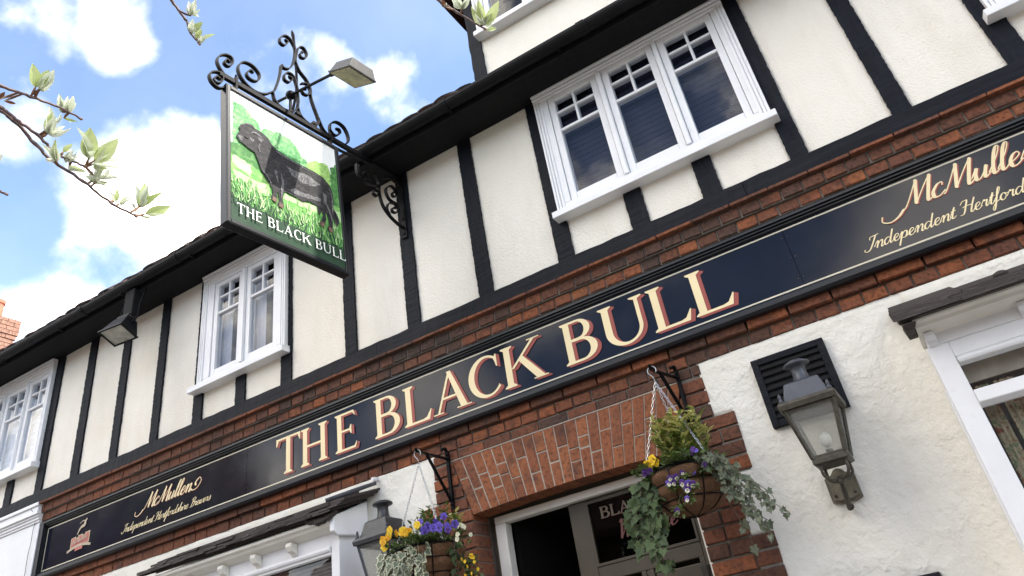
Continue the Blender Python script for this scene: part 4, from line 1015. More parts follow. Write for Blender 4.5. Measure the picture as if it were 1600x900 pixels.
TAIL = [[(-.04, .02, 0), (-.35, -.42, 0), (-.80, -.62, 0), (-1.25, -.38, 0), (-1.28, .05, 0)]]
SWSH = [[(-.12, .3, 1), (.35, .0, 1), (.95, .15, 1), (1.25, .9, 1), (.85, 1.35, 1), (.45, .95, 1), (.55, .55, 1), (.70, .62, 1)]]
for x_, k_ in ((-5.655, 1.0), (.345, 1.15)):      # the right-hand copy is set a little larger
    script('McMullen', FN, x_, x_ + .56 * k_, 1.866 if k_ == 1 else 1.872, .060 * k_, fas, 'lettering', ['letter_cream', 'letter_red'], (.085, .215), .42, (.0045 * k_, -.004 * k_), 0, TAIL + SWSH)
    script('Independent Hertfordshire Brewers', FN, x_ - .25, x_ - .25 + 1.045 * k_, 1.737 if k_ == 1 else 1.726, .031 * k_, fas, 'lettering', ['letter_cream'], (.10, .16), .40)
# brewery crest at the far left: leaping deer over a red battlemented castle and a scroll
g = MB(); q = [0]
def cr(poly, m):
    q[0] += .0004; g.add([FN(x, z, q[0] + .0006) for x, z in poly], [tuple(range(len(poly)))], m)
X = lambda u: -6.60 + u * .255
Z = lambda v: 1.765 + v * .105
cr([(X(.0), Z(.0)), (X(1), Z(.12)), (X(1), Z(1)), (X(.74), Z(.98)), (X(.73), Z(.84)), (X(.62), Z(.82)), (X(.61), Z(.96)), (X(.37), Z(.94)), (X(.36), Z(.80)), (X(.26), Z(.78)), (X(.25), Z(.92)), (X(0), Z(.86))], 1)
cr([(X(.04), Z(.06)), (X(.96), Z(.17)), (X(.96), Z(.92)), (X(.78), Z(.91)), (X(.77), Z(.76)), (X(.57), Z(.74)), (X(.56), Z(.89)), (X(.41), Z(.87)), (X(.40), Z(.73)), (X(.22), Z(.70)), (X(.21), Z(.85)), (X(.04), Z(.80))], 0)
for s_ in range(9): u0, u1 = -.14 + s_ * .142, -.14 + (s_ + 1) * .142; y_ = lambda u: -.03 + .24 * math.sin(max(0, min(1, (u + .14) / 1.28)) * math.pi); cr([(X(u0), Z(y_(u0) - .20)), (X(u1), Z(y_(u1) - .20)), (X(u1), Z(y_(u1))), (X(u0), Z(y_(u0)))], 2)
cr([(X(.30), Z(-.26)), (X(.72), Z(-.24)), (X(.70), Z(.02)), (X(.32), Z(.0))], 0)
deer = [(.36, 1.0), (.41, 1.0), (.48, 1.22), (.56, 1.40), (.64, 1.44), (.74, 1.46), (.80, 1.62), (.80, 1.90), (.86, 2.02), (.80, 2.10), (.74, 2.0), (.60, 2.02), (.46, 1.90), (.45, 1.84), (.60, 1.95), (.70, 1.93), (.68, 1.72), (.58, 1.66), (.50, 1.56), (.44, 1.38), (.40, 1.2)]
cr([(X(u - .06), Z(v)) for u, v in deer], 2)
g.build('crest', ['crest_red', 'gold_faded', 'crest_buff'], fas)
script('McMullen', lambda x, z, d: FN(x, z, d + .0075), -6.578, -6.375, 1.795, .018, fas, 'lettering', ['crest_buff'], (.2, .2), .3, None, .1)
# small screw heads along the joints
for x in (-4.46, -4.49, -.243, -.272):
    for z in (1.72, 1.85, 1.98):
        MB().lathe([(.003, 0), (.0035, .001)], (x, 3.947, z), 6).build('screw', 'gold_faded', fas)

# door glass lettering
DFN = lambda x, z, d: (x, 4.183 - d, z)
for ch, x, w in [('B', -1.80, .062), ('L', -1.735, .055), ('A', -1.678, .07), ('C', -1.606, .06), ('K', -1.545, .07), ('B', -1.455, .058), ('U', -1.395, .06), ('L', -1.335, .05)]:
    letter(ch, DFN, x, .868, w, .062, lg, ['door_gold', 'door_red'], (.004, -.003), .00012)
script('Welcome', DFN, -1.72, -1.36, .735, .050, lg, 'lettering', ['door_red'], (.12, .2), .3)

# ================================================================ HANGING SIGN AND ITS IRONWORK
TH = R(8); SB = Vector((-2.77, 3.88, 0))
UO = Vector((-math.sin(TH), -math.cos(TH), 0)); NN = Vector((math.cos(TH), -math.sin(TH), 0))      # outwards from the wall; towards the painted face we see
def sg(u, z, d=0): return tuple(SB + UO * u + NN * d + Vector((0, 0, z)))
IRON = {
 'end_upper':[(1.565,3.791),(1.605,3.838),(1.624,3.887),(1.611,3.94),(1.571,3.981),(1.529,3.988),(1.512,3.956),(1.525,3.909),(1.553,3.889),(1.573,3.908),(1.557,3.946),(1.539,3.937)],
 'end_lower':[(1.543,3.702),(1.597,3.656),(1.647,3.674),(1.668,3.721),(1.653,3.762),(1.606,3.79),(1.575,3.763),(1.588,3.708),(1.624,3.69),(1.637,3.711),(1.619,3.744),(1.598,3.737)],
 'big_left':[(1.18,3.901),(1.261,3.816),(1.35,3.796),(1.431,3.839),(1.469,3.91),(1.459,3.972),(1.421,4.015),(1.359,4.02),(1.307,3.977),(1.31,3.92),(1.345,3.886),(1.389,3.889),(1.404,3.922),(1.379,3.967),(1.361,3.962)],
 'up_left':[(1.18,3.901),(1.154,4.002),(1.136,4.105),(1.128,4.192),(1.108,4.177),(1.059,4.205),(1.024,4.289),(1.009,4.396),(1.014,4.466),(1.056,4.523),(1.102,4.525),(1.142,4.471),(1.141,4.422),(1.106,4.417),(1.076,4.47),(1.091,4.484)],
 'shaft':[(1.027,3.795),(0.993,4.04),(0.999,4.294),(1.015,4.516),(1.036,4.64)],
 'top_right':[(1.008,4.319),(0.981,4.475),(0.936,4.515),(0.902,4.473),(0.914,4.418),(0.953,4.397),(0.964,4.428),(0.942,4.464)],
 'down_right':[(1.008,4.319),(0.97,4.243),(0.904,4.186),(0.872,4.12),(0.867,4.037),(0.841,3.956),(0.81,3.879),(0.8,3.825),(0.833,3.765)],
 'big_right':[(0.804,3.87),(0.757,3.779),(0.68,3.741),(0.602,3.725),(0.537,3.773),(0.522,3.841),(0.56,3.917),(0.629,3.932),(0.687,3.885),(0.695,3.815),(0.651,3.787),(0.604,3.831),(0.608,3.865),(0.631,3.864)],
 'inner_left':[(1.195,3.886),(1.173,3.808),(1.113,3.776),(1.032,3.791),(0.986,3.866),(0.981,3.977),(0.997,4.088),(1.029,4.153),(1.076,4.151),(1.102,4.103),(1.096,4.064),(1.06,4.064),(1.034,4.112),(1.055,4.123)],
 'inner_right':[(0.986,3.878),(0.96,3.8),(0.887,3.762),(0.822,3.771)],
 'inner_curl':[(0.954,4.122),(0.905,4.149),(0.872,4.108),(0.889,4.047),(0.933,4.032),(0.949,4.07),(0.916,4.091)],
 'b_first':[(0.454,3.622),(0.448,3.527),(0.396,3.478),(0.301,3.492),(0.242,3.515)],
 'b_curl':[(0.432,3.617),(0.425,3.561),(0.383,3.517),(0.353,3.548),(0.38,3.567)],
 'b_main':[(0.276,3.603),(0.24,3.543),(0.237,3.436),(0.21,3.341),(0.147,3.274),(0.069,3.234),(0.012,3.221)],
 'b_knob':[(0.236,3.512),(0.242,3.444),(0.268,3.403),(0.301,3.415),(0.287,3.453),(0.258,3.458)],
 'b_upper':[(0.057,3.421),(0.133,3.43),(0.169,3.489),(0.153,3.541),(0.102,3.576),(0.057,3.542),(0.055,3.504),(0.093,3.481),(0.102,3.51),(0.07,3.536)],
 'b_lower':[(0.146,3.279),(0.171,3.327),(0.148,3.388),(0.087,3.415),(0.049,3.381),(0.071,3.337),(0.113,3.326),(0.116,3.356),(0.085,3.376)],
 'b_top':[(0.188,3.613),(0.113,3.649),(0.042,3.639),(0.009,3.598)],
}
sb = thing('sign_bracket', 'black wrought iron bracket with curling scrolls holding the bull sign out from an upright', 'bracket', tuple(SB + Vector((0, 0, 3.2))))
MB().bar([sg(-.01, 3.712), sg(.45, 3.674), sg(1.0, 3.722), sg(1.60, 3.790)] if False else [sg(-.01, 3.700), sg(1.60, 3.786)], NN, .014, .034).build('bar', 'black_iron', sb)
MB().bar([sg(.30, 3.690), sg(.60, 3.668), sg(.90, 3.690)], NN, .010, .012).build('stay', 'black_iron', sb)
for k, pts in IRON.items():
    p = spline([(u, z, 0) for u, z in pts], 6)
    hw = .013 if k.startswith('b_') else .015
    if k == 'shaft':
        MB().tube([sg(a.x, a.y) for a in p], [.010] * (len(p) - 6) + [.011, .013, .014, .012, .007, .002], 6).build('finial', 'black_iron', sb); continue
    MB().bar([sg(a.x, a.y) for a in p], NN, hw, .009).build('scroll', 'black_iron', sb)
    a = p[-1]; MB().ball(sg(a.x, a.y), .013, 6, 0, (1, 1, 1)).build('scroll_eye', 'black_iron', sb) if k not in ('inner_right', 'down_right', 'b_first', 'b_main', 'b_top') else None
for u, z in ((1.48, 3.785), (.70, 3.742)):
    g = MB(); g.bar([sg(u, z - .10), sg(u, z + .035)], NN, .020, .016); g.tube([sg(u, z + .03), sg(u, z + .07)], [.012, .006], 6); g.build('hanger', 'black_iron', sb)
for u, z in ((.985, 3.80), (.84, 3.79)):
    MB().bar([sg(u - .018, z), sg(u + .018, z)], NN, .018, .024).build('collar', 'black_iron', sb)
g = MB(); g.hexa([tuple(Vector(sg(0, z)) + Vector((x, y, 0))) for z in (3.13, 3.72) for x, y in ((-.024, -.010), (.024, -.010), (.024, .006), (-.024, .006))]); g.build('wall_plate', 'black_iron', sb)
for z in (3.165, 3.30, 3.66): MB().ball(tuple(Vector(sg(0, z)) + Vector((0, -.012, 0))), .012, 6, 0, (1, .6, 1)).build('bolt', 'black_iron', sb)

hs = thing('hanging_sign', 'hanging pub sign painted with a black bull in a green field, lettered THE BLACK BULL', 'sign', sg(1.03, 2.60))
# board: 0.905 wide, 1.06 high, swung a little out of level
W_, H_ = .905, 1.06; tilt = R(3.3)
cen = Vector((1.077, 3.142)); T_ = .024
def bo(a, b, d=0):          # a: 0 at the outer edge .. W_ at the wall side ; b: 0 bottom .. H_ top
    x = -(a - W_ / 2); y = b - H_ / 2
    u = cen.x + x * math.cos(tilt) - y * math.sin(-tilt); z = cen.y + x * math.sin(tilt) + y * math.cos(tilt)
    return sg(u, z, d)
def bbox(mb, a0, a1, b0, b1, d0, d1): return mb.hexa([bo(a0, b0, d1), bo(a1, b0, d1), bo(a1, b0, d0), bo(a0, b0, d0), bo(a0, b1, d1), bo(a1, b1, d1), bo(a1, b1, d0), bo(a0, b1, d0)])
bbox(MB(), .006, W_ - .006, .006, H_ - .006, -T_, T_).build('sign_board', 'art_sky', hs)
g = MB(); fw = .026
for d0, d1 in ((T_ - .004, T_ + .012), (-T_ - .012, -T_ + .004)):
    bbox(g, 0, fw, 0, H_, d0, d1); bbox(g, W_ - fw, W_, 0, H_, d0, d1); bbox(g, fw, W_ - fw, 0, fw, d0, d1); bbox(g, fw, W_ - fw, H_ - fw, H_, d0, d1)
for a0, a1, b0, b1 in ((-.006, .006, -.006, H_ + .006), (W_ - .006, W_ + .006, -.006, H_ + .006), (.006, W_ - .006, -.006, .006), (.006, W_ - .006, H_ - .006, H_ + .006)): bbox(g, a0, a1, b0, b1, -T_ - .009, T_ + .009)
g.build('sign_frame', 'black_gloss', hs, bevel=.004)
ART = {
 'bull':[(0.068,0.678),(0.081,0.705),(0.095,0.732),(0.083,0.75),(0.102,0.786),(0.144,0.82),(0.185,0.828),(0.206,0.808),(0.254,0.807),(0.302,0.788),(0.328,0.755),(0.365,0.728),(0.437,0.715),(0.505,0.708),(0.575,0.712),(0.671,0.714),(0.744,0.703),(0.797,0.662),(0.818,0.617),(0.82,0.532),(0.812,0.475),(0.839,0.427),(0.85,0.373),(0.83,0.335),(0.816,0.358),(0.811,0.391),(0.801,0.422),(0.798,0.35),(0.789,0.288),(0.757,0.268),(0.744,0.286),(0.764,0.323),(0.762,0.392),(0.739,0.411),(0.743,0.36),(0.722,0.299),(0.693,0.286),(0.685,0.305),(0.706,0.343),(0.719,0.384),(0.71,0.421),(0.694,0.373),(0.679,0.375),(0.675,0.434),(0.605,0.435),(0.557,0.41),(0.534,0.413),(0.49,0.416),(0.424,0.421),(0.406,0.402),(0.396,0.346),(0.405,0.289),(0.374,0.273),(0.351,0.28),(0.371,0.328),(0.363,0.386),(0.351,0.369),(0.357,0.327),(0.346,0.302),(0.317,0.303),(0.302,0.317),(0.322,0.354),(0.321,0.392),(0.285,0.436),(0.245,0.488),(0.221,0.554),(0.197,0.609),(0.151,0.617),(0.116,0.631),(0.091,0.634),(0.068,0.661)],
 'flank':[(0.434,0.635),(0.501,0.636),(0.619,0.65),(0.713,0.626),(0.662,0.582),(0.566,0.563),(0.475,0.575)],
 'rump':[(0.728,0.572),(0.757,0.563),(0.761,0.48),(0.733,0.491)],
 'muzzle':[(0.071,0.68),(0.116,0.689),(0.106,0.646),(0.081,0.645)],
 'ear':[(0.221,0.754),(0.268,0.75),(0.246,0.719),(0.225,0.725)],
 'shoulder':[(0.343,0.563),(0.358,0.548),(0.366,0.46),(0.348,0.485)],
 'neck':[(0.157,0.714),(0.193,0.706),(0.183,0.682),(0.162,0.687)],
 'belly':[(0.435,0.439),(0.513,0.443),(0.606,0.453),(0.702,0.482),(0.716,0.507),(0.608,0.489),(0.493,0.479)],
 'tree_left':[(0.043,0.951),(0.109,0.965),(0.161,0.937),(0.224,0.886),(0.254,0.832),(0.237,0.574),(0.041,0.554)],
 'tree_mid':[(0.233,0.818),(0.299,0.877),(0.4,0.895),(0.492,0.9),(0.549,0.858),(0.581,0.801),(0.627,0.777),(0.62,0.663),(0.28,0.598)],
 'bush':[(0.614,0.764),(0.692,0.832),(0.793,0.843),(0.828,0.798),(0.809,0.588),(0.62,0.663)],
 'tree_right_shaded':[(0.824,0.834),(0.888,0.895),(0.912,0.843),(0.897,0.508),(0.803,0.512)],
 'band':[(0.044,0.155),(0.044,0.217),(0.168,0.204),(0.319,0.201),(0.59,0.213),(0.881,0.211),(0.883,0.11)],
 'light1':[(0.046,0.513),(0.174,0.495),(0.172,0.405),(0.045,0.447)],
 'light2':[(0.045,0.398),(0.305,0.401),(0.303,0.323),(0.045,0.333)],
 'light3':[(0.412,0.404),(0.675,0.434),(0.67,0.373),(0.41,0.364)],
 'light4':[(0.818,0.478),(0.902,0.492),(0.897,0.418),(0.84,0.368)],
}
lay = [T_ + .0003]
def paint(name, poly, mat):
    lay[0] += .0003; d = lay[0]; k = len(poly)
    poly = [(min(max(a, fw - .004), W_ - fw + .004), min(max(b, fw - .004), H_ - fw + .004)) for a, b in poly]
    return MB().flat(poly, lambda a, b: bo(a, b, d)).build(name, mat, hs)
def rough_edge(poly, amp, seed, step=.022):
    r_ = random.Random(seed); out = []
    for i in range(len(poly)):
        (a, b), (c, e) = poly[i], poly[(i + 1) % len(poly)]; n = max(1, int(math.hypot(c - a, e - b) / step))
        for k in range(n): t = k / n; out.append((a + (c - a) * t + r_.uniform(-amp, amp), b + (e - b) * t + r_.uniform(-amp, amp)))
    return out
for i, (nm, mt) in enumerate((('tree_left', 'art_tree'), ('tree_mid', 'art_tree'), ('bush', 'art_bush'), ('tree_right_shaded', 'art_tree_dark'))):  # right-hand tree: its darker green includes the building's shadow on that edge
    paint('painted_tree', rough_edge(ART[nm], .008, i), mt)
# dark hedge behind, then the meadow
paint('painted_hedge', rough_edge([(.02, .50), (.02, .60), (.20, .66), (.33, .60), (.9, .60), (.9, .44), (.02, .44)], .010, 9), 'art_tree_dark')
paint('painted_meadow', rough_edge([(.02, .02), (.02, .515), (.18, .50), (.35, .455), (.62, .49), (.90, .52), (.90, .02)], .006, 10), 'art_field')
for i, nm in enumerate(('light1', 'light2', 'light3', 'light4')): paint('painted_meadow', rough_edge(ART[nm], .008, 20 + i), 'art_light')
paint('painted_grass', rough_edge([(.02, .10), (.02, .36), (.15, .34), (.30, .30), (.45, .29), (.60, .30), (.75, .29), (.90, .33), (.90, .10)], .010, 30), 'art_grass')
paint('painted_band', rough_edge([(.02, .02), (.02, .205), (.2, .185), (.4, .19), (.6, .18), (.90, .20), (.90, .02)], .006, 31), 'art_band')
def blades(n, zlo, zhi, h, mat, seed):
    r_ = random.Random(seed); mb = MB()
    for i in range(n):
        lay[0] += .000012; d = lay[0]; a = r_.uniform(.03, .87); b = r_.uniform(zlo, zhi); hh = h * r_.uniform(.5, 1.2); ln = r_.uniform(-.03, .03); w = r_.uniform(.002, .0055)
        mb.add([bo(max(.025, a - w), b, d), bo(min(.88, a + w), b, d), bo(min(.88, max(.024, a + ln)), b + hh, d)], [(0, 1, 2)])
    o = mb.build('painted_blades', mat, hs); o['kind'] = 'stuff'
blades(220, .17, .30, .09, 'art_grass', 1); blades(150, .14, .24, .08, 'art_band', 2); blades(130, .18, .34, .07, 'art_light', 3); blades(60, .20, .38, .06, 'art_field', 5)
paint('painted_bull', ART['bull'], 'art_bull')
for nm in ('flank', 'rump', 'shoulder', 'belly', 'muzzle'): paint('painted_highlight', rough_edge(ART[nm], .006, 40 + len(nm), .03), 'art_grey')
for nm in ('ear', 'neck'): paint('painted_highlight', ART[nm], 'art_grey')
def stroke(pts, w, mat, name='painted_highlight'):
    p = spline([(a, b, 0) for a, b in pts], 5); L = []; Q = []
    for i in range(len(p)):
        a, b = p[max(i - 1, 0)], p[min(i + 1, len(p) - 1)]; t = (b - a).normalized(); ww = w * math.sin(math.pi * (i + .6) / (len(p) + .2))
        L.append((p[i].x - t.y * ww, p[i].y + t.x * ww)); Q.append((p[i].x + t.y * ww, p[i].y - t.x * ww))
    return paint(name, L + Q[::-1], mat)
stroke([(.10, .77), (.13, .805), (.17, .815), (.20, .80)], .006, 'art_grey'); stroke([(.17, .74), (.19, .77), (.24, .765), (.265, .745)], .007, 'art_grey')
stroke([(.30, .77), (.36, .715), (.45, .70), (.56, .695), (.68, .695)], .005, 'art_grey'); stroke([(.78, .64), (.805, .58), (.805, .50), (.80, .42)], .005, 'art_grey')
stroke([(.39, .55), (.40, .47), (.39, .40), (.385, .34)], .010, 'art_grey'); stroke([(.24, .50), (.29, .46), (.31, .42)], .007, 'art_grey'); stroke([(.74, .50), (.775, .43), (.79, .36)], .008, 'art_grey')
stroke([(.235, .70), (.225, .66), (.235, .63)], .006, 'art_grey'); stroke([(.11, .70), (.14, .695), (.155, .71)], .007, 'art_bull')
for a, b in ((.33, .312), (.378, .288), (.70, .300), (.768, .283)): paint('painted_hoof', [(a - .018, b - .015), (a + .020, b - .018), (a + .018, b + .016), (a - .012, b + .018)], 'art_hoof')
stroke([(.81, .47), (.835, .42), (.842, .38), (.83, .345)], .008, 'art_bull', 'painted_bull')
x = .060
for ch, w in zip('THE BLACK BULL', (.058, .062, .052, .028, .055, .054, .072, .058, .072, .026, .056, .072, .055, .055)):
    if ch != ' ':
        letter(ch, lambda a, b, d: bo(a, b, lay[0] + d), x, .084, w * .93, .070, hs, ['art_white'], None, .0002)
    x += w + .0035

# lamp on a long arm over the sign
pv = Vector(sg(1.044, 3.948)); AD = (NN + Vector((0, 0, -.30))).normalized()
sl = thing('sign_lamp', 'grey floodlight on a slim black arm above the hanging sign', 'lamp', tuple(pv))
MB().tube([pv - AD * .24, pv + AD * .50], .0105, 8).build('arm', 'black_iron', sl)
MB().tube([pv + AD * .46, pv + AD * .53], [.016, .018], 8).build('socket', 'black_iron', sl)
g = MB(); g.ball(tuple(pv), .036, 8); g.build('pivot', 'black_iron', sl, smooth=True)
MB().tube([pv, Vector(sg(1.044, 3.76))], .011, 8).build('stem', 'black_iron', sl)
ea = Vector((math.sin(TH), math.cos(TH), 0)); eb = (NN * .86 - Vector((0, 0, .42))).normalized(); ec = ea.cross(eb)
if ec.z < 0: ec = -ec
c0 = pv + AD * .50 + ea * -.035
def lh(a, b, c): return tuple(c0 + ea * a + eb * b + ec * c)
g = MB(); g.hexa([lh(0, -.01, 0), lh(.225, -.01, 0), lh(.225, .215, 0), lh(0, .215, 0), lh(.02, .01, .075), lh(.20, .01, .075), lh(.20, .19, .075), lh(.02, .19, .075)])
g.hexa([lh(-.006, -.016, -.012), lh(.231, -.016, -.012), lh(.231, .221, -.012), lh(-.006, .221, -.012), lh(-.006, -.016, .001), lh(.231, -.016, .001), lh(.231, .221, .001), lh(-.006, .221, .001)])
g.build('lamp_head', 'lamp_housing', sl, bevel=.004)
g = MB(); g.hexa([lh(.008, -.002, -.016), lh(.217, -.002, -.016), lh(.217, .207, -.016), lh(.008, .207, -.016), lh(.008, -.002, -.011), lh(.217, -.002, -.011), lh(.217, .207, -.011), lh(.008, .207, -.011)]); g.build('lamp_lens', 'lamp_glass', sl)

# floodlight under the eaves
fl = thing('floodlight', 'black rectangular floodlight tucked under the gutter left of the sign', 'lamp', (-5.58, 3.5, 3.50))
q = Matrix.Translation((-5.585, 3.49, 3.318)) @ Matrix.Rotation(R(8), 4, 'Z') @ Matrix.Rotation(R(-20), 4, 'X') @ Matrix.Scale(.74, 4)
def F(x, y, z): return tuple(q @ Vector((x, y, z)))
g = MB(); g.hexa([F(-.17, -.13, -.07), F(.17, -.13, -.07), F(.17, .13, -.07), F(-.17, .13, -.07), F(-.11, -.07, .15), F(.11, -.07, .15), F(.11, .08, .15), F(-.11, .08, .15)]); g.build('housing', 'gutter_black', fl, bevel=.006)
g = MB()
for a, b, c, d in ((-.178, .178, -.138, -.118), (-.178, .178, .118, .138), (-.178, -.158, -.118, .118), (.158, .178, -.118, .118)): g.hexa([F(a, c, -.088), F(b, c, -.088), F(b, d, -.088), F(a, d, -.088), F(a, c, -.068), F(b, c, -.068), F(b, d, -.068), F(a, d, -.068)])
g.build('rim', 'gutter_black', fl)
g = MB(); g.hexa([F(-.157, -.117, -.080), F(.157, -.117, -.080), F(.157, .117, -.080), F(-.157, .117, -.080), F(-.157, -.117, -.074), F(.157, -.117, -.074), F(.157, .117, -.074), F(-.157, .117, -.074)]); g.build('lens', 'flood_glass', fl)
for k in range(4):
    g = MB(); y_ = -.06 + k * .035
    g.hexa([F(-.09, y_, .15), F(.09, y_, .15), F(.09, y_ + .01, .15), F(-.09, y_ + .01, .15), F(-.09, y_, .19), F(.09, y_, .19), F(.09, y_ + .01, .19), F(-.09, y_ + .01, .19)]); g.build('cooling_fin', 'gutter_black', fl)
g = MB(); g.box(-5.655, -5.525, 3.53, 3.60, 3.47, 3.74); g.build('mounting_box', 'soffit_black', fl, bevel=.008)
MB().tube([F(-.14, 0, .06), F(-.15, .02, .2), (-5.71, 3.56, 3.56), (-5.71, 3.60, 3.72)], .010, 6).build('yoke', 'black_iron', fl); MB().tube([F(.14, 0, .06), F(.15, .02, .2), (-5.46, 3.56, 3.56), (-5.46, 3.60, 3.72)], .010, 6).build('yoke', 'black_iron', fl)

# ================================================================ VENT, NOTICE BOARD, WALL LANTERNS
vt = thing('vent_grille', 'black square louvred vent grille set in the white render behind the lantern', 'vent', (-.473, 3.97, 1.01))
g = MB(); a0, a1, b0, b1 = -.667, -.281, 1.008, 1.378; w = .036
g.box(a0, a0 + w, 3.955, 3.995, b0, b1); g.box(a1 - w, a1, 3.955, 3.995, b0, b1); g.box(a0 + w, a1 - w, 3.955, 3.995, b0, b0 + w); g.box(a0 + w, a1 - w, 3.955, 3.995, b1 - w, b1)
g.build('vent_frame', 'black_board', vt, bevel=.004)
g = MB(); g.box(a0 + .01, a1 - .01, 3.968, 3.974, b0 + .01, b1 - .01); g.build('vent_back', 'soffit_black', vt)
for k in range(8):
    z = b0 + w + .006 + k * .0375
    g = MB(); g.prism_x([(3.9565, z), (3.9565, z + .007), (3.967, z + .026), (3.967, z + .019)], a0 + w + .001, a1 - w - .001); g.build('louvre', 'soffit_black', vt)
nbd = thing('notice_board', 'black notice board fixed to the white wall, only its top corner in view', 'notice board', (-.48, 3.95, -.45))
g = MB(); g.box(-.76, -.203, 3.905, 3.99, -.45, .231); g.build('board_frame', 'black_gloss', nbd, bevel=.004)
g = MB(); g.box(-.73, -.233, 3.898, 3.903, -.42, .195); g.build('pane', 'window_glass', nbd)

def lantern(cx, cy, px, py, label, metal, head, zoff=0):
    t = thing('wall_lantern', label, 'lantern', (px, 3.975, .60 + zoff), 'wall lanterns')
    Z0 = zoff
    # ogee wall plate
    hwp = .070; pts = [(-hwp, .60), (-.035, .588), (0, .594), (.035, .588), (hwp, .60), (hwp, .712), (.035, .722), (.018, .742), (0, .748), (-.018, .742), (-.035, .722), (-hwp, .712)]
    g = MB(); g.prism([(px + x, z + Z0) for x, z in pts], 3.962, 3.99); g.prism([(px + x * .82, (z - .665) * .86 + .665 + Z0) for x, z in pts], 3.952, 3.963); g.build('wall_plate', 'lantern_plate' if metal == 'lantern_brass' else metal, t, bevel=.003)
    for x, z in ((-.045, .625), (.045, .625), (.045, .705)): MB().ball((px + x, 3.950, z + Z0), .007, 6).build('screw', metal, t)
    # straight pipe rising from the foot of the plate to the ring of prongs
    MB().tube([(px - .004, 3.956, .560 + Z0), (px - .003, 3.945, .566 + Z0), (cx - .001, cy + .012, .646 + Z0), (cx, cy, .668 + Z0)], .0125, 10).build('arm', metal, t, smooth=True)
    MB().tube([(px, 3.965, .568 + Z0), (px, 3.940, .566 + Z0)], .016, 10).build('boss', metal, t)
    MB().lathe([(.015, 0), (.022, .004), (.022, .014), (.015, .02)], (cx, cy, .640 + Z0), 10).build('collar', metal, t)
    b = .074
    for sx, sy in ((-1, -1), (1, -1), (1, 1), (-1, 1)):
        MB().tube(spline([(cx, cy, .655 + Z0), (cx + sx * .036, cy + sy * .036, .658 + Z0), (cx + sx * .056, cy + sy * .056, .686 + Z0), (cx + sx * .054, cy + sy * .054, .732 + Z0)], 4), .0075, 6).build('prong', metal, t, smooth=True)
    # tapering four-sided glass body
    z0, z1, r0, r1 = .735 + Z0, 1.000 + Z0, .076, .122
    g = MB(); g.lathe([(r0 - .012, -.012), (r0 + .004, -.004), (r0 + .004, .014), (r0 - .004, .026)], (cx, cy, z0), sq=True); g.build('base', metal, t)
    g = MB()
    for k in range(4):
        a = math.pi / 2 * k + math.pi / 4; c_, s_ = math.cos(a) * math.sqrt(2), math.sin(a) * math.sqrt(2)
        g.bar([(cx + c_ * (r0 - .004), cy + s_ * (r0 - .004), z0 + .02), (cx + c_ * (r1 - .006), cy + s_ * (r1 - .006), z1)], (-math.sin(a), math.cos(a), 0), .009, .014)
    g.build('frame', metal, t)
    for k in range(4):
        a = math.pi / 2 * k; n = Vector((math.cos(a), math.sin(a), 0)); s_ = Vector((-math.sin(a), math.cos(a), 0)); c = Vector((cx, cy, 0))
        A, B = r0 - .008, r1 - .010
        v = [c + n * A - s_ * A, c + n * A + s_ * A, c + n * B + s_ * B, c + n * B - s_ * B]; v = [p + Vector((0, 0, z)) for p, z in zip(v, (z0 + .02, z0 + .02, z1, z1))]
        MB().hexa([v[0], v[1], v[1] - n * .003, v[0] - n * .003, v[3], v[2], v[2] - n * .003, v[3] - n * .003]).build('pane', 'lantern_glass', t)
        # thin inner rails along head and foot of each pane
        MB().bar([v[0] + n * .004 + Vector((0, 0, .006)), v[1] + n * .004 + Vector((0, 0, .006))], n, .004, .012).build('rail', metal, t); g = MB(); g.bar([v[3] + n * .003 - Vector((0, 0, .02)), v[2] + n * .003 - Vector((0, 0, .02))], n, .004, .010); g.build('rail', metal, t)
    g = MB(); g.lathe([(r1 - .01, -.012), (r1 + .010, -.010), (r1 + .014, .012), (r1 + .006, .028), (.105, .034)], (cx, cy, z1 - .004), sq=True); g.build('rim', metal, t)
    g = MB(); g.lathe([(.104, .028), (.082, .112), (.074, .118), (.045, .128)], (cx, cy, z1), sq=True); g.build('roof', head, t, bevel=.003)
    for k in range(4):
        a = math.pi / 2 * k + math.pi / 4; p = (cx + math.cos(a) * 1.36 * (r1 - .004), cy + math.sin(a) * 1.36 * (r1 - .004), z1 + .024)
        MB().lathe([(.011, 0), (.013, .008), (.007, .016), (.006, .022), (.009, .030), (.007, .038), (.003, .046)], p, 8).build('finial', head, t, smooth=True)
    MB().lathe([(.058, .0), (.048, .012), (.038, .03), (.034, .055), (.034, .078), (.040, .090), (.060, .096), (.064, .102), (.060, .109), (.045, .118), (.02, .124), (.002, .126)], (cx, cy, z1 + .112), 20).build('chimney_cap', head, t, smooth=True)
    g = MB(); g.lathe([(.016, 0), (.016, .04)], (cx, cy, z0 + .02), 10); g.build('lamp_holder', metal, t)
    g = MB(); g.ball((cx, cy, z0 + .105), .028, 10, 0, (1, 1, 1.35)); g.build('bulb', 'bulb_white', t, smooth=True)
    return t
lantern(-.425, 3.75, -.452, 3.97, 'brass four-sided lantern on the white wall in front of the black vent', 'lantern_brass', 'lantern_roof')
lantern(-3.035, 3.75, -3.06, 3.97, 'black iron four-sided lantern half hidden by the left hanging basket', 'lantern_iron', 'lantern_iron')

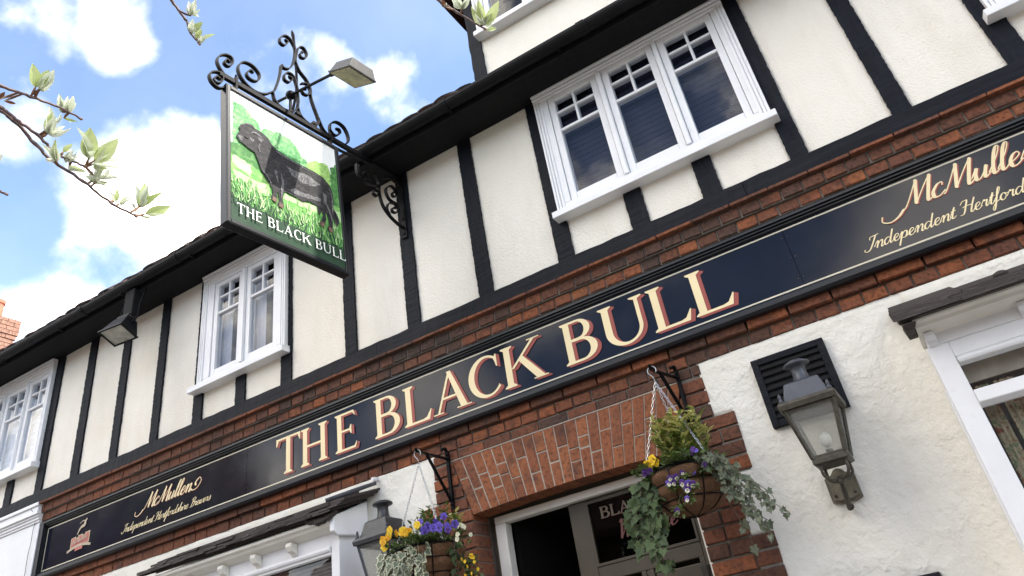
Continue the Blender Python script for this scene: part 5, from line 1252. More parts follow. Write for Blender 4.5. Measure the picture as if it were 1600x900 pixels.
# ================================================================ HANGING BASKETS
def basket_bracket(x, tip, label):
    t = thing('basket_bracket', label, 'bracket', (x, 3.975, 1.12), 'hanging basket brackets')
    g = MB(); g.box(x - .010, x + .010, 3.955, 3.975, 1.115, 1.475); g.build('wall_bar', 'black_iron', t)
    g = MB(); g.bar(spline([(x, 3.955, 1.475), (x, 3.94, 1.490), (x - .012, 3.925, 1.488), (x - .01, 3.93, 1.474)], 4), (1, 0, 0), .010, .006); g.build('curl', 'black_iron', t)
    tx, ty, tz = tip
    MB().bar([(x, 3.955, 1.425), (tx, ty + .05, tz + .006), (tx - .002, ty - .012, tz + .006)], (1, 0, 0), .010, .009).build('arm', 'black_iron', t)
    MB().bar(spline([(tx, ty + .0, tz + .006), (tx - .002, ty - .02, tz + .012), (tx - .002, ty - .026, tz + .026)], 3), (1, 0, 0), .009, .006).build('tip', 'black_iron', t)
    MB().bar([(x, 3.955, 1.16), (x + (tx - x) * .72, 3.955 + (ty - 3.955) * .72, 1.425 + (tz - 1.425) * .72)], (1, 0, 0), .009, .008).build('brace', 'black_iron', t)
    for z in (1.45, 1.14): MB().ball((x, 3.953, z), .009, 6).build('screw', 'black_iron', t)
    return t
basket_bracket(-1.072, (-1.122, 3.70, 1.420), 'black iron bracket at the right end of the brick arch, holding a basket')
basket_bracket(-2.662, (-2.692, 3.70, 1.428), 'black iron bracket at the left end of the brick arch, holding a basket')
def link_mesh():
    g = MB(); L, w, r = .0105, .0050, .0016; c = []
    for k in range(10):
        a = 2 * math.pi * k / 10; c.append((w * math.cos(a), 0, (L - w) * (1 if math.sin(a) > .01 else (-1 if math.sin(a) < -.01 else 0)) + w * math.sin(a)))
    n = len(c)
    for k in range(n):
        p = Vector(c[k]); t = (Vector(c[(k + 1) % n]) - Vector(c[k - 1])).normalized(); s_ = Vector((0, 1, 0)); u = t.cross(s_)
        for a in range(4): g.v.append(tuple(p + s_ * r * math.cos(a * math.pi / 2) + u * r * math.sin(a * math.pi / 2)))
    for k in range(n):
        for a in range(4): g.f.append((k * 4 + a, k * 4 + (a + 1) % 4, ((k + 1) % n) * 4 + (a + 1) % 4, ((k + 1) % n) * 4 + a)); g.mi.append(0)
    return g
LK = link_mesh()
def chain(parent, a, b, n=None):
    a, b = Vector(a), Vector(b); d = b - a; n = int(d.length / .0175); mb = MB(); q = d.to_track_quat('Z', 'Y')
    for i in range(n):
        p = a + d * ((i + .5) / n); rot = q @ Matrix.Rotation(math.pi / 2 * (i % 2), 3, 'Z').to_quaternion()
        mb.add([tuple(p + rot @ Vector(v)) for v in LK.v], LK.f)
    return mb.build('chain', 'chain_steel', parent)
def basket(cx, cy, zr, tip, label, seed):
    t = thing('hanging_basket', label, 'hanging basket', (cx, cy, zr - .20), 'hanging baskets')
    Rr, D = .196, .215; rr = random.Random(seed); g = MB(); nu, nv = 48, 20; NW = 8
    def rad(v): return Rr * math.sin(math.acos(max(0, min(1, v)))) if False else Rr * math.sqrt(max(0, 1 - (v ** 2.3))) * .96 + .006
    vs = []
    for j in range(nv + 1):
        v = j / nv
        for i in range(nu):
            a = 2 * math.pi * i / nu
            bul = abs(math.sin(a * NW / 2 + .3)) ** .6 * abs(math.sin(math.pi * min(1, v * 1.05) * 3.0)) ** .5
            r_ = rad(v) + (.040 * bul - .018) * (1 - v * .4) + .006 * noise.noise(Vector((math.cos(a) * 6, math.sin(a) * 6, v * 9 + seed)))
            vs.append((cx + r_ * math.cos(a), cy + r_ * math.sin(a), zr - v * D * (1 + .02 * bul)))
    fs = [(j * nu + i, (j + 1) * nu + i, (j + 1) * nu + (i + 1) % nu, j * nu + (i + 1) % nu) for j in range(nv) for i in range(nu)] + [tuple(nv * nu + i for i in range(nu - 1, -1, -1))]
    g.add(vs, fs); g.build('coir_liner', 'coir', t, smooth=True)
    g = MB(); g.lathe([(.002, 0), (Rr * .97, 0), (Rr * .97, -.01), (.002, -.01)], (cx, cy, zr - .012), 24); g.build('compost', 'stem_brown', t)
    for j, v in enumerate((0, .335, .67)):
        r_ = rad(v) + .004; MB().tube([(cx + r_ * math.cos(a), cy + r_ * math.sin(a), zr - v * D + .002 * math.sin(a * 3)) for a in [2 * math.pi * i / 32 for i in range(33)]], .0032 if j else .0045, 6, 0, False).build('wire_ring', 'black_iron', t)
    for k in range(NW):
        a = 2 * math.pi * (k + .0) / NW + .6
        a = (2 * math.pi * k / NW) - .6 / NW
        MB().tube([(cx + (rad(v) + .004) * math.cos(a), cy + (rad(v) + .004) * math.sin(a), zr - v * D) for v in [i / 10 for i in range(11)]], .0030, 6).build('wire', 'black_iron', t)
    top = Vector((tip[0], tip[1], tip[2] - .075))
    hk = [(tip[0] + .026 * math.cos(a), tip[1] - .008, tip[2] - .018 + .026 * math.sin(a)) for a in [math.pi * (1.05 - 1.45 * i / 10) for i in range(11)]] if False else \
         [(tip[0] - .020, tip[1] - .004, tip[2] - .004), (tip[0] - .026, tip[1] - .004, tip[2] - .022), (tip[0] - .018, tip[1] - .004, tip[2] - .040)]
    pts = [(tip[0] + .024 * math.cos(R(d_)), tip[1] - .004, tip[2] - .012 + .024 * math.sin(R(d_))) for d_ in range(-40, 215, 15)] + [(tip[0] - .004, tip[1], tip[2] - .045), (tip[0] + .002, tip[1], tip[2] - .075)]
    MB().tube(pts, .0026, 6).build('hook', 'chain_steel', t, smooth=True)
    for k in range(3):
        a = R(-150 + 120 * k); chain(t, top, (cx + Rr * math.cos(a), cy + Rr * math.sin(a), zr))
    return t
TIPR, TIPL = (-1.122, 3.69, 1.424), (-2.692, 3.69, 1.432)
BR = (-1.100, 3.69, .868); BL = (-2.672, 3.69, .862)
basket(*BR, TIPR, 'coir lined hanging basket with mixed violas and ivy, right of the doorway', 1)
basket(*BL, TIPL, 'coir lined hanging basket with yellow and purple pansies, left of the doorway', 2)

# ---------------------------------------------------------------- leaves
IV = [(0, -.02), (.22, -.16), (.50, -.10), (.40, .16), (.62, .34), (.36, .46), (.24, .62), (0, 1.0), (-.24, .62), (-.36, .46), (-.62, .34), (-.40, .16), (-.50, -.10), (-.22, -.16)]
def ivy_mesh(mats, seed):
    rr = random.Random(seed); pts = [(x + rr.uniform(-.03, .03), y + rr.uniform(-.03, .03)) for x, y in IV]; n = len(pts)
    cup = lambda x, y: .10 * abs(x) - .16 * max(0, y - .3) ** 2 + rr.uniform(-.015, .015)
    out = [(x, y, cup(x, y)) for x, y in pts]; inn = [(x * .74, .22 + (y - .22) * .74, cup(x * .74, y * .74) + .012) for x, y in pts]
    vs = out + inn + [(0, .2, -.02)]; fs = []; mi = []
    for k in range(n):
        m = (k + 1) % n; fs.append((k, m, n + m, n + k)); mi.append(1 if len(mats) > 1 else 0); fs.append((n + k, n + m, 2 * n)); mi.append(0)
    me = bpy.data.meshes.new('leaf'); me.from_pydata(vs, [], fs)
    for m in mats: me.materials.append(M(m))
    me.polygons.foreach_set('material_index', mi); me.update(); return me
def blade_mesh(mat, seed, wide=.36, curl=.18, fold=.25):
    rr = random.Random(seed); nv = 7; vs = []
    for j in range(nv + 1):
        v = j / nv; w = wide * (math.sin(math.pi * min(1, v ** .8 * .97 + .03)) ** .9) * .5 + (.012 if j < nv else 0)
        z = -curl * v * v + rr.uniform(-.008, .008)
        for i in (-1, -.5, 0, .5, 1): vs.append((i * w, v, z + fold * w * abs(i) + .01 * math.sin(v * 16) * abs(i)))
    fs = [(j * 5 + i, j * 5 + i + 1, (j + 1) * 5 + i + 1, (j + 1) * 5 + i) for j in range(nv) for i in range(4)]
    me = bpy.data.meshes.new('leaf'); me.from_pydata(vs, [], fs); me.materials.append(M(mat)); me.polygons.foreach_set('use_smooth', [True] * len(fs)); me.update(); return me
def orient(y, nrm):     # matrix whose Y runs along the leaf and Z is its upper face
    y = Vector(y).normalized(); z = Vector(nrm); z = (z - y * z.dot(y))
    z = z.normalized() if z.length > 1e-5 else y.orthogonal().normalized(); x = y.cross(z)
    return Matrix(((x.x, y.x, z.x, 0), (x.y, y.y, z.y, 0), (x.z, y.z, z.z, 0), (0, 0, 0, 1)))
def pack(mb, me, mat4, m=0):
    mb.add([tuple(mat4 @ v.co) for v in me.vertices], [tuple(p.vertices) for p in me.polygons], m)
IVYD = [ivy_mesh(['ivy_dark'], i) for i in range(3)]; IVYG = [ivy_mesh(['ivy_grey', 'ivy_cream'], i + 9) for i in range(3)]; IVYP = [ivy_mesh(['ivy_grey'], i + 19) for i in range(3)]
def ivy(label, group, stems, meshes, size, seed, dens=.034, base=None, out=(0, -1, 0), stemmat='stem_brown'):
    rr = random.Random(seed); t = thing('ivy', label, 'plant', base, group); sm = MB()
    for pts in stems:
        sp = spline(pts, 6); sm.tube(sp, [.0032 * (1 - .6 * i / len(sp)) for i in range(len(sp))], 5); acc = 0
        for i in range(1, len(sp)):
            d = sp[i] - sp[i - 1]; acc += d.length
            while acc > dens:
                acc -= dens; s_ = size * rr.uniform(.6, 1.2) * (1 - .25 * i / len(sp))
                side = Vector((rr.uniform(-1, 1), rr.uniform(-.7, .4), rr.uniform(-1, .35))) + d.normalized() * .5
                p = sp[i] + side.normalized() * s_ * rr.uniform(.25, .7)
                sm.tube([sp[i], p], .0011, 4)
                nrm = Vector(out) + Vector((rr.uniform(-.7, .7), rr.uniform(-.5, .5), rr.uniform(-.3, .8)))
                inst('leaf', rr.choice(meshes), t, p, mat4=orient(side + Vector((0, 0, -.5)), nrm) @ Matrix.Diagonal((s_, s_, s_, 1)))
    sm.build('stem', stemmat, t); return t
def bush(name, label, cat, base, group, nst, h, spread, mats, lsize, seed, wide=.36, lean=(0, 0, 0), dens=.016):
    rr = random.Random(seed); t = thing(name, label, cat, base, group); sm = MB(); lb = MB(); L = [[blade_mesh(m, seed + k, wide) for k in range(2)] for m in mats]
    for k in range(nst):
        a = rr.uniform(0, 2 * math.pi); s_ = spread * math.sqrt(rr.random()); hh = h * rr.uniform(.55, 1.0)
        p0 = Vector(base) + Vector((math.cos(a) * s_ * .5, math.sin(a) * s_ * .5, 0)); p2 = Vector(base) + Vector((math.cos(a) * s_, math.sin(a) * s_, hh)) + Vector(lean) * hh
        sp = spline([p0, (p0 + p2) / 2 + Vector((rr.uniform(-.02, .02), rr.uniform(-.02, .02), .01)), p2], 8); sm.tube(sp, .0018, 5)
        acc = 0
        for i in range(2, len(sp)):
            d = sp[i] - sp[i - 1]; acc += d.length
            while acc > 0:
                acc -= dens; q = rr.uniform(0, 6.28); up = .35 + .5 * i / len(sp)
                dv = Vector((math.cos(q), math.sin(q), up)); l = lsize * rr.uniform(.6, 1.15)
                m = 0 if len(mats) == 1 else (rr.random() < (.25 + .55 * i / len(sp)))
                pack(lb, rr.choice(L[int(m)]), Matrix.Translation(sp[i]) @ orient(dv, Vector((-math.cos(q) * up, -math.sin(q) * up, 1)) + Vector((rr.uniform(-.3, .3),) * 3)) @ Matrix.Diagonal((l, l, l, 1)), int(m))
    sm.build('stem', 'stem_green', t); o = lb.build('foliage', mats, t, smooth=True); o['kind'] = 'stuff'; return t
def flower(parent, c, face, size, mats, seed, eye=True):
    """pansy: five overlapping petals round a dark eye; mats = upper pair, sides, lip"""
    rr = random.Random(seed); mb = MB(); f = Vector(face).normalized(); up = Vector((0, 0, 1)) - f * f.z
    up = up.normalized() if up.length > .1 else Vector((0, 1, 0)); rt = f.cross(up) * -1; c = Vector(c); ml = sorted(set(mats)) + (['flower_eye'] if eye else [])
    roll = rr.uniform(-.35, .35); up, rt = up * math.cos(roll) + rt * math.sin(roll), rt * math.cos(roll) - up * math.sin(roll)
    for k, (ang, r_, dd, m) in enumerate(((125, .56, 0, mats[0]), (55, .56, .02, mats[0]), (190, .54, .05, mats[1]), (-10, .54, .07, mats[1]), (-90, .62, .10, mats[2]))):
        a = R(ang); pc = c + (rt * math.cos(a) + up * math.sin(a)) * size * .30 + f * size * dd; n = 10; vs = []
        for i in range(n):
            b = 2 * math.pi * i / n; wv = 1 + .07 * math.sin(b * 4 + seed + k); q = size * r_ * .62 * wv
            vs.append(tuple(pc + (rt * math.cos(b) + up * math.sin(b)) * q + f * size * (.07 * math.sin(b * 3 + k) - .03)))
        mb.add(vs + [tuple(pc + f * size * -.04)], [(i, (i + 1) % n, n) for i in range(n)], ml.index(m))
    if eye:
        e = c + f * size * .15 - up * size * .04
        for k in range(3):
            d = (rt * (k - 1) * .8 - up).normalized(); s_ = d.cross(f); mb.add([tuple(e + s_ * size * .05), tuple(e - s_ * size * .05), tuple(e + d * size * .26 + f * size * .015)], [(0, 1, 2)], ml.index('flower_eye'))
    return mb.build('flower', ml, parent)
def pansies(name, label, group, base, spots, mats, seed, eye=True, leaf='leaf_mid', lsize=.026, nl=7):
    rr = random.Random(seed); t = thing(name, label, 'flowers', base, group); sm = MB(); lb = MB(); LM = [blade_mesh(leaf, seed + k, .5) for k in range(2)]; n_l = 0
    for i, (x, y, z, s_) in enumerate(spots):
        p = Vector((x, y - .010, z)); b = Vector(base) + (p - Vector(base)) * .35 + Vector((0, .01, -.03))
        sm.tube(spline([b, (b + p) / 2 + Vector((0, .006, .01)), p + Vector((0, .006, 0))], 3), .0014, 5)
        mm = mats[i % len(mats)] if isinstance(mats[0], tuple) else mats
        face = Vector((rr.uniform(-.45, .55), -1, rr.uniform(-.55, .15)))
        flower(t, p, face, s_, mm, seed * 7 + i, eye)
        for k in range(nl):
            d = Vector((rr.uniform(-1, 1), rr.uniform(-.8, .3), rr.uniform(-.6, .5))); q = b + (p - b) * rr.uniform(.60, 1.02) + Vector((rr.uniform(-.018, .018), rr.uniform(.004, .022), rr.uniform(-.024, .004))); l = lsize * rr.uniform(.7, 1.3)
            pack(lb, rr.choice(LM), Matrix.Translation(q) @ orient(d, Vector((0, -.5, 1))) @ Matrix.Diagonal((l, l, l, 1))); n_l += 1
    sm.build('stem', 'stem_green', t); lb.build('foliage', leaf, t, smooth=True)['kind'] = 'stuff'; return t
Yl = ('petal_yellow',) * 3; Ol = ('petal_orange',) * 3; Pl = ('petal_purple',) * 3; Vl = ('petal_violet',) * 3; Wv = ('petal_violet', 'petal_violet', 'petal_white'); Wl = ('petal_white',) * 3
# ---- left basket
x, y, z = BL
pansies('pansy_plant', 'pansy plant with ruffled golden yellow blooms at the left rim of the left basket', 'pansies in the baskets', (x - .10, y - .06, z + .01),
        [(-2.785, 3.50, .972, .045), (-2.806, 3.51, .948, .038), (-2.838, 3.50, .930, .045), (-2.835, 3.51, .900, .040), (-2.693, 3.50, .946, .046), (-2.662, 3.51, .938, .040), (-2.608, 3.52, .964, .036), (-2.845, 3.52, .828, .030), (-2.755, 3.52, .955, .034)],
        [Yl, ('petal_yellow', 'petal_yellow', 'petal_orange'), ('petal_orange', 'petal_yellow', 'petal_orange')], 3, False)
pansies('pansy_plant', 'pansy plant with violet blue dark-eyed blooms in the middle of the left basket', 'pansies in the baskets', (x + .12, y - .08, z + .01),
        [(-2.548, 3.54, .944, .044), (-2.562, 3.52, .922, .042), (-2.492, 3.54, .949, .040), (-2.472, 3.53, .922, .044), (-2.505, 3.52, .924, .034), (-2.419, 3.54, .902, .042), (-2.377, 3.55, .917, .036), (-2.601, 3.54, .980, .030), (-2.453, 3.56, .976, .034), (-2.43, 3.55, .918, .036)],
        [Pl, Pl, ('petal_purple', 'petal_purple', 'petal_violet')], 4, True)
pansies('primrose_plant', 'small cream white flowers nodding over the right rim of the left basket', 'small flowers in the baskets', (x + .20, y - .06, z),
        [(-2.374, 3.56, .862, .022), (-2.380, 3.56, .840, .024), (-2.356, 3.57, .909, .020), (-2.330, 3.57, .891, .020), (-2.343, 3.57, .90, .02), (-2.297, 3.57, .844, .018), (-2.365, 3.56, .902, .018)], [Wl], 5, False)
pansies('trailing_plant', 'dark leafy trailer with tiny yellow flowers hanging from the right of the left basket', 'small flowers in the baskets', (x + .21, y - .03, z - .02),
        [(-2.329, 3.60, .745, .022), (-2.318, 3.60, .736, .018), (-2.373, 3.60, .727, .015), (-2.391, 3.60, .742, .014), (-2.314, 3.60, .712, .014), (-2.296, 3.60, .672, .016), (-2.36, 3.60, .70, .014), (-2.34, 3.60, .66, .014), (-2.38, 3.60, .66, .012), (-2.31, 3.60, .635, .014), (-2.35, 3.6, .62, .012)], [Yl], 6, False, 'leaf_mid', .024, 14)
bush('leafy_shrub', 'upright green leafy shoots rising behind the purple pansies in the left basket', 'plant', (x + .02, y + .03, z), 'shrubs in the baskets', 30, .25, .13, ['shrub_green'], .042, 7, .36, (-.05, 0, 0))
bush('leafy_shrub', 'lime yellow leaf tuft by the right chain of the left basket', 'plant', (x + .20, y + .0, z + .04), 'shrubs in the baskets', 6, .12, .035, ['shrub_green', 'shrub_gold'], .042, 8, .5)
def hang(x0, y0, z0, dx, dz, dy=-.05, n=4, seed=0):
    r_ = random.Random(seed); return [(x0 + dx * t + r_.uniform(-.015, .015), y0 + dy * math.sin(t * 2.2) + r_.uniform(-.01, .01), z0 + .025 * math.sin(t * 5) * (1 - t) + dz * t) for t in [i / n for i in range(n + 1)]]
ivy('grey green ivy edged with cream, spilling over the front of the left basket', 'ivies in the baskets',
    [hang(x + dx, y - .13, z + .01, ddx, dz, -.10, 4, k) for k, (dx, ddx, dz) in enumerate([(-.14, -.04, -.22), (-.10, .0, -.26), (-.05, -.03, -.24), (-.01, .02, -.22), (.04, .03, -.18), (.07, .06, -.20), (-.16, -.02, -.16), (.0, -.06, -.14), (.05, .02, -.10), (-.08, .02, -.12)])], IVYG, .056, 11, .022, (x, y - .12, z))
ivy('single plain ivy trail at the far right side of the left basket', 'ivies in the baskets', [hang(x + .19, y - .0, z + .02, .06, -.13, -.05, 4, 31), hang(x + .20, y - .02, z + .02, .03, -.20, -.05, 4, 32)], IVYD, .045, 12, .034, (x + .18, y, z))
bush('bedding_foliage', 'low dark green foliage filling the rim of the left basket', 'plant', (x, y - .03, z - .02), 'bedding foliage in the baskets', 110, .06, .235, ['leaf_mid'], .034, 34, .5, (0, -.5, 0), .012)
# ---- right basket
x, y, z = BR
bush('variegated_shrub', 'gold and green variegated shrub standing up in the middle of the right basket', 'plant', (x + .03, y + .02, z + .01), 'shrubs in the baskets', 85, .27, .15, ['shrub_green', 'shrub_gold'], .050, 13, .38, (.0, -.1, 0), .012)
bush('bedding_foliage', 'low dark green foliage filling the rim of the right basket', 'plant', (x, y - .03, z - .02), 'bedding foliage in the baskets', 110, .06, .235, ['leaf_mid'], .034, 33, .5, (0, -.5, 0), .012)
pansies('pansy_plant', 'pansy plant with two clear yellow blooms at the left rim of the right basket', 'pansies in the baskets', (x - .13, y - .10, z),
        [(-1.178, 3.50, .918, .040), (-1.202, 3.50, .899, .042), (-1.168, 3.51, .905, .036)], [Yl], 14, False)
pansies('pansy_plant', 'deep violet pansy just under the yellow blooms of the right basket', 'pansies in the baskets', (x - .13, y - .11, z - .01), [(-1.221, 3.50, .878, .030), (-1.205, 3.50, .870, .028), (-1.235, 3.505, .868, .024)], [Vl], 15, True)
pansies('viola_plant', 'viola plant with small purple and cream faces over the front of the right basket', 'violas in the baskets', (x + .03, y - .17, z - .04),
        [(-1.106, 3.47, .806, .024), (-1.076, 3.47, .803, .026), (-1.119, 3.47, .786, .024), (-1.093, 3.47, .781, .024), (-1.052, 3.46, .768, .028), (-1.025, 3.46, .759, .026), (-1.006, 3.46, .750, .028), (-1.036, 3.46, .737, .028), (-1.053, 3.47, .698, .024), (-1.043, 3.47, .814, .020), (-1.114, 3.475, .660, .024)], [Wv, Wv, ('petal_purple', 'petal_violet', 'petal_white')], 16, True, 'leaf_mid', .026, 26)
pansies('lobelia_plant', 'scattered small dark blue lobelia flowers along the top of the right basket', 'small flowers in the baskets', (x + .06, y - .09, z + .02),
        [(-.979, 3.53, .916, .022), (-.965, 3.53, .905, .018), (-1.032, 3.53, .898, .022), (-1.007, 3.53, .815, .018), (-.946, 3.53, .833, .020), (-1.101, 3.53, .884, .020), (-1.067, 3.53, .850, .022), (-1.052, 3.53, .825, .022), (-1.06, 3.53, .838, .018), (-1.085, 3.53, .878, .018), (-.99, 3.53, .90, .016), (-1.02, 3.53, .905, .02)], [Vl, ('petal_purple',) * 3], 17, False, 'leaf_mid', .032, 16)
ivy('dark green ivy hanging in a thick curtain from the left side of the right basket', 'ivies in the baskets',
    [hang(x + dx, y - .10, z + .0, ddx, dz, -.08, 5, 40 + k) for k, (dx, ddx, dz) in enumerate([(-.13, -.06, -.36), (-.15, -.10, -.34), (-.12, -.03, -.40), (-.16, -.13, -.22), (-.10, -.05, -.30), (-.13, -.12, -.28), (-.11, -.01, -.42), (-.15, -.05, -.18), (-.14, -.09, -.14)])], IVYD, .056, 18, .022, (x - .14, y - .1, z))
ivy('silvery ivy with long bare trails blowing out to the right of the right basket', 'ivies in the baskets',
    [hang(x + dx, y - dy, z + .03, ddx, dz, -.05, 6, 60 + k) for k, (dx, dy, ddx, dz) in enumerate([(.10, .10, .20, -.10), (.13, .08, .20, -.22), (.15, .06, .22, -.30), (.16, .05, .16, -.36), (.15, .05, .12, -.30), (.12, .09, .12, -.12), (.17, .04, .26, -.34), (.14, .06, .09, -.22), (.08, .12, .12, -.04), (.10, .11, .06, -.08), (.16, .04, .18, -.42), (.12, .08, .06, -.02), (.15, .07, .15, -.16)])], IVYP, .036, 19, .015, (x + .15, y - .05, z))
ivy('a few grey ivy leaves on a thin stray stem far right of the right basket', 'ivies in the baskets',
    [[(x + .20, y - .04, z - .08), (x + .28, y - .05, z - .12), (x + .34, y - .05, z - .16), (x + .385, y - .04, z - .225)], [(x + .22, y - .04, z - .22), (x + .28, y - .04, z - .27), (x + .345, y - .04, z - .33)], [(x + .18, y - .04, z - .2), (x + .215, y - .04, z - .32), (x + .23, y - .03, z - .42)]], IVYP, .048, 20, .060, (x + .2, y - .04, z - .1))

# ================================================================ ACROSS THE ROAD (seen only as reflections in the fascia and the windows)
def house(x0, x1, eave, ridge, label, wall, tilemat):
    y0, y1 = -19.0, -11.0; t = thing('terraced_house', label, 'house', ((x0 + x1) / 2, -15, -1.55), 'houses across the road')
    g = MB(); g.box(x0, x1, y0, y1, -1.6, eave); g.prism_x([(y0, eave), (y1, eave), ((y0 + y1) / 2, ridge - .15)], x0, x1); g.build('wall', wall, t)
    g = MB(); g.prism_x([(y1 + .3, eave - .1), (y1 + .3, eave + .08), ((y0 + y1) / 2, ridge + .1), (y0 - .3, eave + .08), (y0 - .3, eave - .1), ((y0 + y1) / 2, ridge - .1)], x0 - .1, x1 + .1); g.build('roof', tilemat, t)
    n = max(2, int((x1 - x0) / 2.8))
    for k in range(n):
        c = x0 + (x1 - x0) * (k + .5) / n
        for z in (-.6, 2.0):
            if z + 1.4 > eave: continue
            f = MB(); f.box(c - .55, c + .55, y1 - .02, y1 + .05, z, z + 1.3); w = f.build('window', 'white_paint', t)
            g = MB(); g.box(c - .48, c + .48, y1 + .03, y1 + .056, z + .07, z + 1.23); g.build('pane', 'fascia_blue', w)
house(-46, -27, 8.2, 12.8, 'tall brick house far down the opposite side of the road', 'brick_chimney', 'roof_tile')
house(-20, -6, 3.6, 6.3, 'low brick terrace opposite the left end of the pub', 'brick_dark', 'roof_tile')
house(-5.9, 7, 3.4, 6.0, 'low brick terrace facing the pub door', 'brick_dark', 'roof_tile')
house(7.2, 22, 3.6, 6.4, 'low brick terrace opposite the right end of the pub', 'brick_dark', 'roof_tile')
ot = thing('tree', 'round headed tree standing on the far pavement between the houses', 'tree', (-23.3, -10.4, -1.55))
MB().tube([(-23.3, -10.4, -1.6), (-23.2, -10.4, 1.5), (-23.4, -10.5, 4.5), (-22.9, -10.4, 9.0)], [.24, .19, .13, .04], 8).build('trunk', 'stem_brown', ot)
rr = random.Random(4); g = MB()
for k in range(3200):
    v = Vector((rr.gauss(0, 1), rr.gauss(0, 1), rr.gauss(0, 1))).normalized() * (rr.random() ** .45); c = Vector((-22.9, -10.4, 7.6)) + Vector((v.x * 2.5, v.y * 2.5, v.z * 3.4))
    if noise.noise(c * .9) < -.12: continue
    a = Vector((rr.uniform(-1, 1), rr.uniform(-1, 1), rr.uniform(-1, 1))) * .16; b = Vector((rr.uniform(-1, 1), rr.uniform(-1, 1), rr.uniform(-1, 1))) * .16
    g.add([tuple(c), tuple(c + a), tuple(c + a + b), tuple(c + b)], [(0, 1, 2, 3)])
g.build('crown', 'leaf_mid', ot)['kind'] = 'stuff'

# ================================================================ SPRING BRANCHES OVERHEAD, CLOSE TO THE CAMERA
BRANCH = {
 'A':[[-0.9259,0.3134,0.8571],[-0.928,0.3474,0.8645],[-0.9261,0.3886,0.872],[-0.9219,0.4357,0.877],[-0.9261,0.4656,0.8804]],
 'B':[[-0.9643,0.3268,0.8711],[-0.9569,0.3661,0.8533],[-0.9497,0.3922,0.8392],[-0.942,0.4185,0.8246],[-0.9377,0.4434,0.8055],[-0.9283,0.4585,0.7971],[-0.9157,0.4799,0.7881]],
 'C':[[-0.9811,0.3337,0.8807],[-0.9684,0.3713,0.8597],[-0.9582,0.392,0.8417],[-0.951,0.421,0.8152],[-0.9409,0.4479,0.7915],[-0.924,0.4856,0.7677],[-0.9078,0.5253,0.7387],[-0.8877,0.5541,0.7196]],
 'D':[[-0.8129,0.475,1.1677],[-0.8176,0.5184,1.1294],[-0.8135,0.5466,1.1023],[-0.8136,0.5581,1.0796],[-0.8072,0.5747,1.0586]],
 'E':[[-0.4823,0.7868,1.1825],[-0.4576,0.8171,1.1374],[-0.4317,0.8356,1.0992],[-0.397,0.8635,1.0551]],
 'F':[[-1.0741,0.4058,0.8011],[-1.0571,0.4358,0.7904],[-1.0471,0.4422,0.7826]],
 'D2':[[-0.8127,0.5309,1.1105],[-0.8059,0.5404,1.1043],[-0.7987,0.5456,1.1003]],
}
